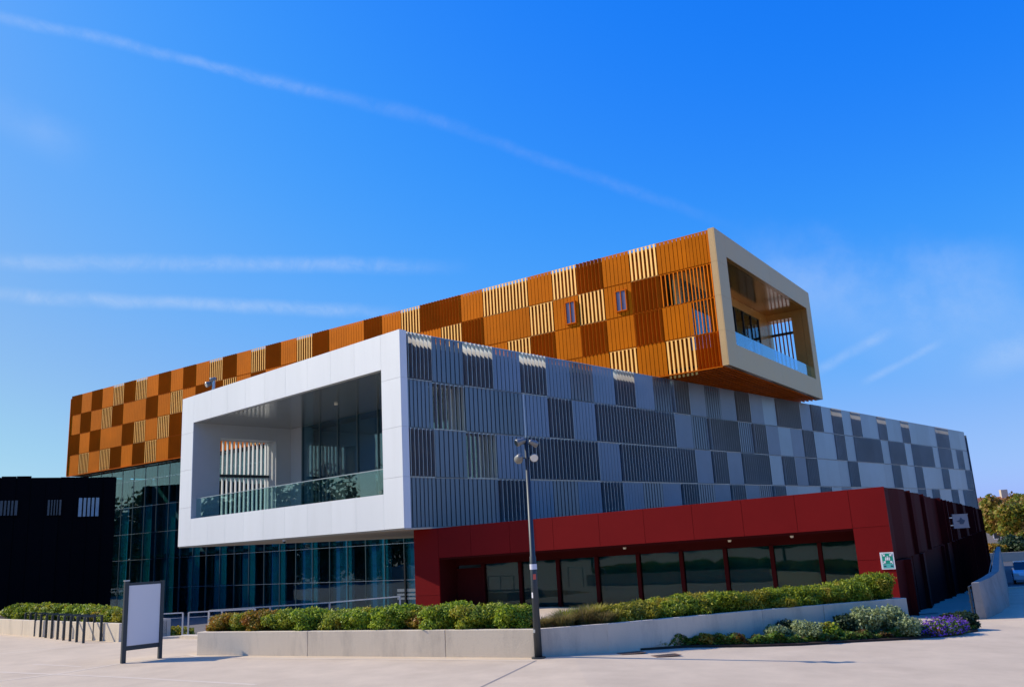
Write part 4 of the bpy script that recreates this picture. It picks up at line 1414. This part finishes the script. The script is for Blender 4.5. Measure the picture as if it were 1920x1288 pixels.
# railing round the edge of the lower court
def railing(pts, hgt, label, spacing=1.5, mids=(0.5,), zf=lambda p: 0.0, off=0):
    t = thing('railing', label, 'railing', (pts[0][0], pts[0][1], 0), 0)
    o = Vector(pts[0])
    post = MB().box(-0.025, 0.025, -0.02, 0.02, 0.0, hgt).mesh('post', galv)
    for a, b in zip(pts[:-1], pts[1:]):
        a = Vector(a); b = Vector(b)
        L = (b - a).length
        n_ = max(1, round(L / spacing))
        for k_ in range(n_ + 1):
            p = a.lerp(b, k_ / n_)
            link_mesh('post', post, t, (p.x - o.x, p.y - o.y, zf(p)))
        MB().bar((a.x - o.x, a.y - o.y, hgt + zf(a)), (b.x - o.x, b.y - o.y, hgt + zf(b)), 0.045, 0.035).build('handrail', galv, t)
        for m_ in mids:
            MB().bar((a.x - o.x, a.y - o.y, hgt * m_ + zf(a)), (b.x - o.x, b.y - o.y, hgt * m_ + zf(b)), 0.012).build('wire', galv, t)
    return t


railing([(-9.6, 26.9), (-6.1, 27.6), (-4.1, 28.9)], 1.06, 'thin silver railing behind the shrubs in front of the glass hall', 1.6, (0.45,))
railing([(-13.9, 31.0), (-11.95, 30.95)], 0.82, 'short silver railing between the display board and the long planter', 0.95, (0.8,))
railing([(-11.75, 30.95), (-9.4, 30.85)], 0.82, 'short silver gate railing at the planter end', 1.1, (0.8,))
MB().prism([(-14.1, 30.85), (-11.9, 30.75), (-11.9, 31.1), (-14.1, 31.2)], 0.0, 0.06).build('kerb', concrete, kind='structure')
MB().prism([(-11.9, 30.6), (-9.55, 29.0), (-9.3, 29.25), (-11.9, 31.0)], 0.0, 0.10).build('kerb', concrete, kind='structure')

# flower bed at the foot of the right planter
bed_front = [(2.6, 21.15), (3.81, 21.62), (5.18, 21.59), (6.52, 21.82), (8.02, 22.39), (9.54, 22.87), (10.98, 23.65), (12.3, 24.75), (12.7, 25.6)]
bed_back = [(12.0, 26.6), (10.5, 24.85), (6.05, 22.92), (3.2, 21.45)]
bp = bed_front + bed_back
mb = MB()
mb.add([(x, y, g(x, y) + 0.05) for x, y in bp] + [(x, y, g(x, y) - 0.1) for x, y in bp],
       [tuple(range(len(bp)))] + [(i, i + len(bp), (i + 1) % len(bp) + len(bp), (i + 1) % len(bp)) for i in range(len(bp))])
mb.build('flower_bed_soil', soil_m, kind='structure')


def gc(pts, n, size, hgt, mat, name):
    P = np.empty((n, 3))
    for i in range(n):
        k_ = rng.integers(len(pts) - 1)
        f_ = rng.random()
        c_ = np.array(pts[k_]) * (1 - f_) + np.array(pts[k_ + 1]) * f_
        x_ = c_[0] + rng.normal() * 0.10
        y_ = c_[1] + abs(rng.normal()) * 0.22
        clump = 0.5 + 0.5 * math.sin(x_ * 9.1) * math.sin(x_ * 3.7 + 1)
        P[i] = (x_, y_, g(x_, y_) + 0.05 + rng.random() * hgt * (0.35 + clump))
    D = np.zeros((n, 3))
    D[:, 2] = 0.8
    return link_mesh(name, leaves_mesh(name, P, D, size, mat, 0.5), kind='stuff')


gc([(2.9, 21.4), (3.81, 21.75), (5.18, 21.75), (6.52, 22.0)], 7000, 0.05, 0.20, lf_ground, 'ground_cover')
gc([(5.9, 21.9), (8.02, 22.55), (9.54, 23.1), (12.2, 24.9)], 6500, 0.05, 0.16, lf_ground, 'ground_cover')
bed = [
    (4.25, 21.95, 0.28, 0.28, lf_autumn, 'low russet plant at the left tip of the flower bed', 'bed_plant', 0.05),
    (5.05, 22.0, 0.25, 0.24, lf_autumn, 'russet plant beside the bright green ground cover', 'bed_plant', 0.05),
    (6.15, 22.35, 0.35, 0.46, lf_silver, 'small pale green bush at the left of the flower bed', 'bed_bush', 0.035),
    (6.9, 22.5, 0.43, 0.56, lf_silver, 'round silvery green bush in the front of the flower bed', 'bed_bush', 0.035),
    (6.55, 22.95, 0.30, 0.55, lf_dark, 'dark twiggy plant against the planter wall', 'bed_plant', 0.04),
    (7.62, 22.85, 0.33, 0.47, lf_green, 'mid green bush right of the round silvery one', 'bed_bush', 0.045),
    (8.25, 23.35, 0.38, 0.62, lf_dark, 'dark green bush behind the olive one', 'bed_bush', 0.05),
    (8.75, 23.45, 0.53, 0.84, lf_silver, 'tall grey olive bush in the middle of the flower bed', 'bed_bush', 0.045),
    (9.55, 23.75, 0.51, 0.86, lf_silver, 'pale grey bush close to the planter end', 'bed_bush', 0.045),
    (9.75, 23.25, 0.41, 0.59, lf_silver, 'silvery bush just left of the purple flowers', 'bed_bush', 0.04),
    (12.15, 25.3, 0.48, 0.50, lf_dark, 'small dark green bush at the right tip of the flower bed', 'bed_bush', 0.06),
]
for i, (x, y, r, h, m, lab, nm, sz) in enumerate(bed):
    shrub(x, y, g(x, y) + 0.03, r, r, h, m, lab, name=nm, seed=150 + i, n=int(7000 * r), size=sz, cat='plant', up=0.6, group='plants in the flower bed')
# purple flowers: foliage plus petals
fl = thing('purple_flowers', 'spreading clump of violet flowers at the edge of the paving', 'flowers', (10.95, 23.95, g(10.95, 23.95) + 0.03), R_(28))
P, D = leaf_points_blob(3800, [(0, 0, 0.1, 0.85, 0.42, 0.26), (0.4, 0, 0.12, 0.5, 0.35, 0.24), (-0.5, -0.1, 0.1, 0.4, 0.3, 0.2)])
P[:, 2] = np.maximum(P[:, 2], 0.02)
link_mesh('foliage', leaves_mesh('foliage', P, D, 0.045, lf_ground), fl)
P, D = leaf_points_blob(1700, [(0, 0, 0.13, 0.88, 0.45, 0.29), (0.4, 0, 0.15, 0.5, 0.38, 0.27), (-0.55, -0.12, 0.1, 0.42, 0.33, 0.22)], 0.9)
P[:, 2] = np.maximum(P[:, 2], 0.04)
link_mesh('petals', leaves_mesh('petals', P, D, 0.042, lf_purple, 0.6, 1.1), fl, kind='stuff')

# ------------------------------------------------------------------ ramp parapet at the right
par = thing('ramp_parapet', 'curved concrete parapet with a steel handrail at the ramp beside the oxblood wall', 'wall', (14.1, 28.3, 0), 0)
inner = [(0, 0), (1.5, 2.2), (3.15, 4.7), (9.2, 15.7), (16.85, 29.7)]
outer = [(0.22, 0.0), (1.72, 2.05), (3.38, 4.6), (9.42, 15.62), (17.05, 29.65)]
flare = [(0.30, -0.02), (1.85, 1.9), (3.52, 4.5), (9.52, 15.58), (17.1, 29.63)]
topz = [0.52, 0.53, 0.56, 0.72, 0.62]
vs = []
for k_, ((a, b), (c, d), (e_, f_)) in enumerate(zip(inner, outer, flare)):
    zb = g(14.1 + a, 28.3 + b) - 0.15
    vs += [(a, b, zb), (a, b, topz[k_]), (c, d, topz[k_]), (e_, f_, zb)]
fs = []
for k_ in range(4):
    b0, b1 = 4 * k_, 4 * k_ + 4
    fs += [(b0, b0 + 1, b1 + 1, b1), (b0 + 1, b0 + 2, b1 + 2, b1 + 1), (b0 + 2, b0 + 3, b1 + 3, b1 + 2)]
fs += [(0, 3, 2, 1), (16, 17, 18, 19)]
MB().add(vs, fs).build('wall', M('shade_toned_weathered_concrete', (0.30, 0.28, 0.25), 0.9, 0, 0.1, 0.8, 0.25, 25, 0.2, dirt=((0.16, 0.15, 0.14), 0.6, 1.2)), par)  # concrete darkened in its colour to stand in for shade on the parapet
m_ = MB()
for k_ in range(4):
    p = Vector(inner[k_]); q = Vector(inner[k_ + 1])
    dn = Vector((-(q - p).y, (q - p).x)).normalized() * 0.10
    m_.tube([(p.x + dn.x, p.y + dn.y, topz[k_] - 0.12), (q.x + dn.x, q.y + dn.y, topz[k_ + 1] - 0.12)], 0.022, 8)
m_.build('handrail', steel, par)
a0_, a1_ = Vector(inner[0]), Vector(inner[1])
nn_ = Vector((-(a1_ - a0_).y, (a1_ - a0_).x)).normalized() * 0.14
for zz_ in (-0.30, -0.05, 0.20):
    MB().bar((a0_.x + nn_.x, a0_.y + nn_.y, zz_), (a1_.x + nn_.x, a1_.y + nn_.y, zz_), 0.03).build('rail', steel, par)
MB().prism([(13.0 - 14.1, 0.1), (-0.02, -0.05), (-0.02, 0.03), (13.0 - 14.1 + 0.0, 0.18)], -0.56, -0.50).build('threshold', concrete, par)
for k_ in range(5):
    a_ = Vector(inner[0]).lerp(Vector(inner[1]), k_ / 4)
    MB().box(a_.x - 0.12, a_.x - 0.07, a_.y - 0.02, a_.y + 0.02, g(14, 28) - 0.02, 0.40).build('post', steel, par)
t = thing('drain_grate', 'long dark drain slot across the shaded ramp beside the oxblood wall', 'drain grate', (13.0, 30.2, g(13, 30.2) + 0.005), R_(10))
MB().box(0, 0.9, 0, 0.12, 0, 0.006).build('frame', steel, t)
MB().box(0.04, 0.86, 0.03, 0.09, 0.007, 0.010).build('grille', tyre_m, t)
# pale low kerb wall across the street end
MB().prism([(28.2, 53.6), (60, 49.0), (60, 49.5), (28.2, 54.2)], -2.6, -1.62).build('kerb', concrete, kind='structure')
vs_, fs_ = [], []
for k_ in range(12):
    y_ = 56 + k_ * 6
    for x_ in (28.0 + (y_ - 56) * 0.5, 80 + k_):
        vs_.append((x_, y_, g(28, y_) + 0.006))
    if k_:
        b_ = 2 * k_ - 2
        fs_.append((b_, b_ + 1, b_ + 3, b_ + 2))
MB().add(vs_, fs_).build('street', M('asphalt', (0.07, 0.07, 0.075), 0.9), kind='structure')

# ------------------------------------------------------------------ cars beyond the ramp
def car(x, y, z, rz, body_m, label, L=4.1):
    t = thing('parked_car', label, 'car', (x, y, z), rz)
    prof = [(-2.05, 0.30), (-2.08, 0.62), (-1.98, 0.86), (-1.25, 0.98), (1.55, 0.98), (2.02, 0.88), (2.06, 0.35)]
    def extr(pr, w, nm, mat, par, inset=0.0):
        n_ = len(pr)
        v_ = [(a, -w, b) for a, b in pr] + [(a, w, b) for a, b in pr]
        f_ = [tuple(range(n_)), tuple(range(2 * n_ - 1, n_ - 1, -1))] + [(i, i + n_, (i + 1) % n_ + n_, (i + 1) % n_) for i in range(n_)]
        return MB().add(v_, f_).build(nm, mat, par)
    b_ = bevel(extr(prof, 0.84, 'body', body_m, t), 0.06, 2)
    c_ = bevel(extr([(-1.35, 0.97), (-0.55, 1.44), (0.95, 1.46), (1.75, 0.97)], 0.70, 'cabin', car_glass, t), 0.05, 2)
    MB().box(-0.5, 0.9, -0.66, 0.66, 1.455, 1.49).build('roof', body_m, t)
    for a in (-1.25, 1.25):
        for s_ in (-1, 1):
            w_ = MB().tube([(a, s_ * 0.70, 0.31), (a, s_ * 0.87, 0.31)], 0.31, 20).build('wheel', tyre_m, t)
            MB().tube([(a, s_ * 0.871, 0.31), (a, s_ * 0.885, 0.31)], 0.19, 14).build('rim', galv, w_)
    for s_ in (-1, 1):
        MB().box(-2.10, -2.03, s_ * 0.62 - 0.14, s_ * 0.62 + 0.14, 0.62, 0.76).build('headlight', lamp_glass, t)
    return t


car(35.9, 64.0, g(35.9, 64.0) + 0.02, R_(62), car_white, 'white car parked beyond the ramp parapet at the right edge')
MB().prism([(58, 113), (104, 104), (104, 104.5), (58, 113.5)], -3.3, -1.9).build('garden_wall', wall_m, label='cream garden wall at the foot of the autumn trees', cat='wall')

# ------------------------------------------------------------------ trees and house at the right
def tree(x, y, z, h, cr, label, seed, mat=lf_tree, n=15000, size=0.26, group='autumn trees at the right edge'):
    t = thing('broadleaf_tree', label, 'tree', (x, y, z), 0, group)
    r = random.Random(seed)
    mb = MB()
    mb.tube([(0, 0, 0), (0.05, 0.02, h * 0.3), (0.1, -0.1, h * 0.62)], [h * 0.03, h * 0.022, h * 0.01], 8)
    blobs = [(0, 0, h * 0.55, cr * 0.55, cr * 0.55, h * 0.28)]
    for i in range(16):
        a = r.uniform(0, 6.28)
        q = r.uniform(0.3, 0.78)
        zz_ = h * r.uniform(0.28, 0.84)
        s_ = cr * r.uniform(0.26, 0.42)
        px, py = math.cos(a) * cr * q, math.sin(a) * cr * q
        blobs.append((px, py, zz_, s_, s_, s_ * 0.85))
        mb.tube([(0, 0, h * 0.22), (px * 0.5, py * 0.5, zz_ * 0.7), (px, py, zz_)], [h * 0.012, h * 0.008, h * 0.003], 6)
    mb.build('trunk', bark, t)
    P, D = leaf_points_blob(n, blobs, 0.35)
    link_mesh('crown', leaves_mesh('crown', P, D, size, mat, 0.3), t)
    return t


tree(77.5, 134, -3.2, 9.2, 5.6, 'rounded orange and green tree nearest the oxblood wall', 1, n=26000, size=0.30)
tree(87.0, 138, -3.2, 8.4, 5.4, 'yellow green autumn tree at the right picture edge', 2, lf_tree, n=20000, size=0.32)
tree(93.0, 146, -3.2, 10.4, 6.2, 'taller dark green tree beyond the right picture edge', 3, lf_hedge, size=0.36)
tree(83.0, 150, -3.2, 9.8, 5.2, 'russet tree behind the rounded orange one', 4, size=0.36)
for i, (x, y, r_, h_, m, lab) in enumerate(((67.5, 122, 2.6, 3.6, lf_dark, 'dark roadside bush under the rounded tree'),
                                           (71.5, 123, 2.8, 4.6, lf_tree, 'rust and green roadside bush right of the dark one'),
                                           (69.5, 118, 2.0, 3.2, lf_yellow, 'yellow green roadside bush before the garden wall'),
                                           (75.5, 124, 2.8, 4.0, lf_yellow, 'yellow roadside bush at the right picture edge'),
                                           (64.0, 121, 2.0, 2.4, lf_autumn, 'small rust coloured bush close to the oxblood wall'))):
    shrub(x, y, -3.2, r_, r_, h_, m, lab, seed=200 + i, n=7000, size=0.24)

house = thing('tiled_house', 'cream house with a terracotta tiled roof behind the autumn trees', 'house', (101, 176, -3.0), R_(-12))
house.scale = (1.25, 1.25, 1.22)
MB().box(-9, 13, 0, 9, 0, 6.0).build('wall', wall_m, house)
rf = MB()
rf.add([(-9.9, -1.0, 5.7), (13.9, -1.0, 5.7), (13.9, 4.5, 7.9), (-9.9, 4.5, 7.9), (-9.9, 10.0, 5.7), (13.9, 10.0, 5.7),
        (-9.9, -1.0, 5.5), (13.9, -1.0, 5.5), (-9.9, 10.0, 5.5), (13.9, 10.0, 5.5)],
       [(0, 1, 2, 3), (3, 2, 5, 4), (6, 7, 1, 0), (9, 8, 4, 5), (6, 0, 3, 4, 8), (7, 9, 5, 2, 1), (6, 8, 9, 7)])
rf = rf.build('roof', tile_m, house)
for k_ in range(11):
    yv = -1.0 + k_ * 0.5
    MB().box(-9.9, 13.9, yv, yv + 0.10, 5.74 + (yv + 1) * 0.4, 5.82 + (yv + 1) * 0.4).build('tile_row', tile_m, rf)
MB().box(-2, -1, 3.6, 4.6, 7.2, 9.0).build('chimney', wall_m, rf)
MB().box(-9.85, 13.85, -1.12, -0.98, 5.42, 5.6).build('gutter', bark, house)
for k_, u_ in enumerate((-8.0, -5.4, -2.8, 1.0, 4.5, 8.0)):
    for zz_ in (1.0, 3.6):
        w_ = MB().box(u_, u_ + 1.1, -0.06, 0.0, zz_, zz_ + 1.4).build('window', white_p, house)
        MB().box(u_ + 0.1, u_ + 1.0, -0.09, -0.061, zz_ + 0.1, zz_ + 1.3).build('pane', car_glass, w_)

# ------------------------------------------------------------------ wood beyond the plaza, behind the viewer (seen mirrored in the glass)
def far_wood():
    r = random.Random(11)
    blobs = []

    def belt(x0, y0, x1, y1, n, h0, h1):
        for i in range(n):
            f_ = i / (n - 1)
            h_ = r.uniform(h0, h1)
            w_ = r.uniform(2.6, 4.6)
            blobs.append((x0 + (x1 - x0) * f_ + r.uniform(-3, 3), y0 + (y1 - y0) * f_ + r.uniform(-3, 3), h_ * 0.42, w_, w_, h_ * 0.6))
    belt(190, -75, -60, -48, 90, 7, 12)
    belt(-60, -48, -95, 25, 40, 7, 12)
    belt(-95, 25, -118, 135, 50, 9, 16)  # unseen trees added to keep the bright low horizon out of the hall glass
    P, D = leaf_points_blob(230000, blobs, 0.55)
    link_mesh('far_wood', leaves_mesh('far_wood', P, D, 0.62, lf_wood, 0.2, 1.3), kind='stuff')


far_wood()
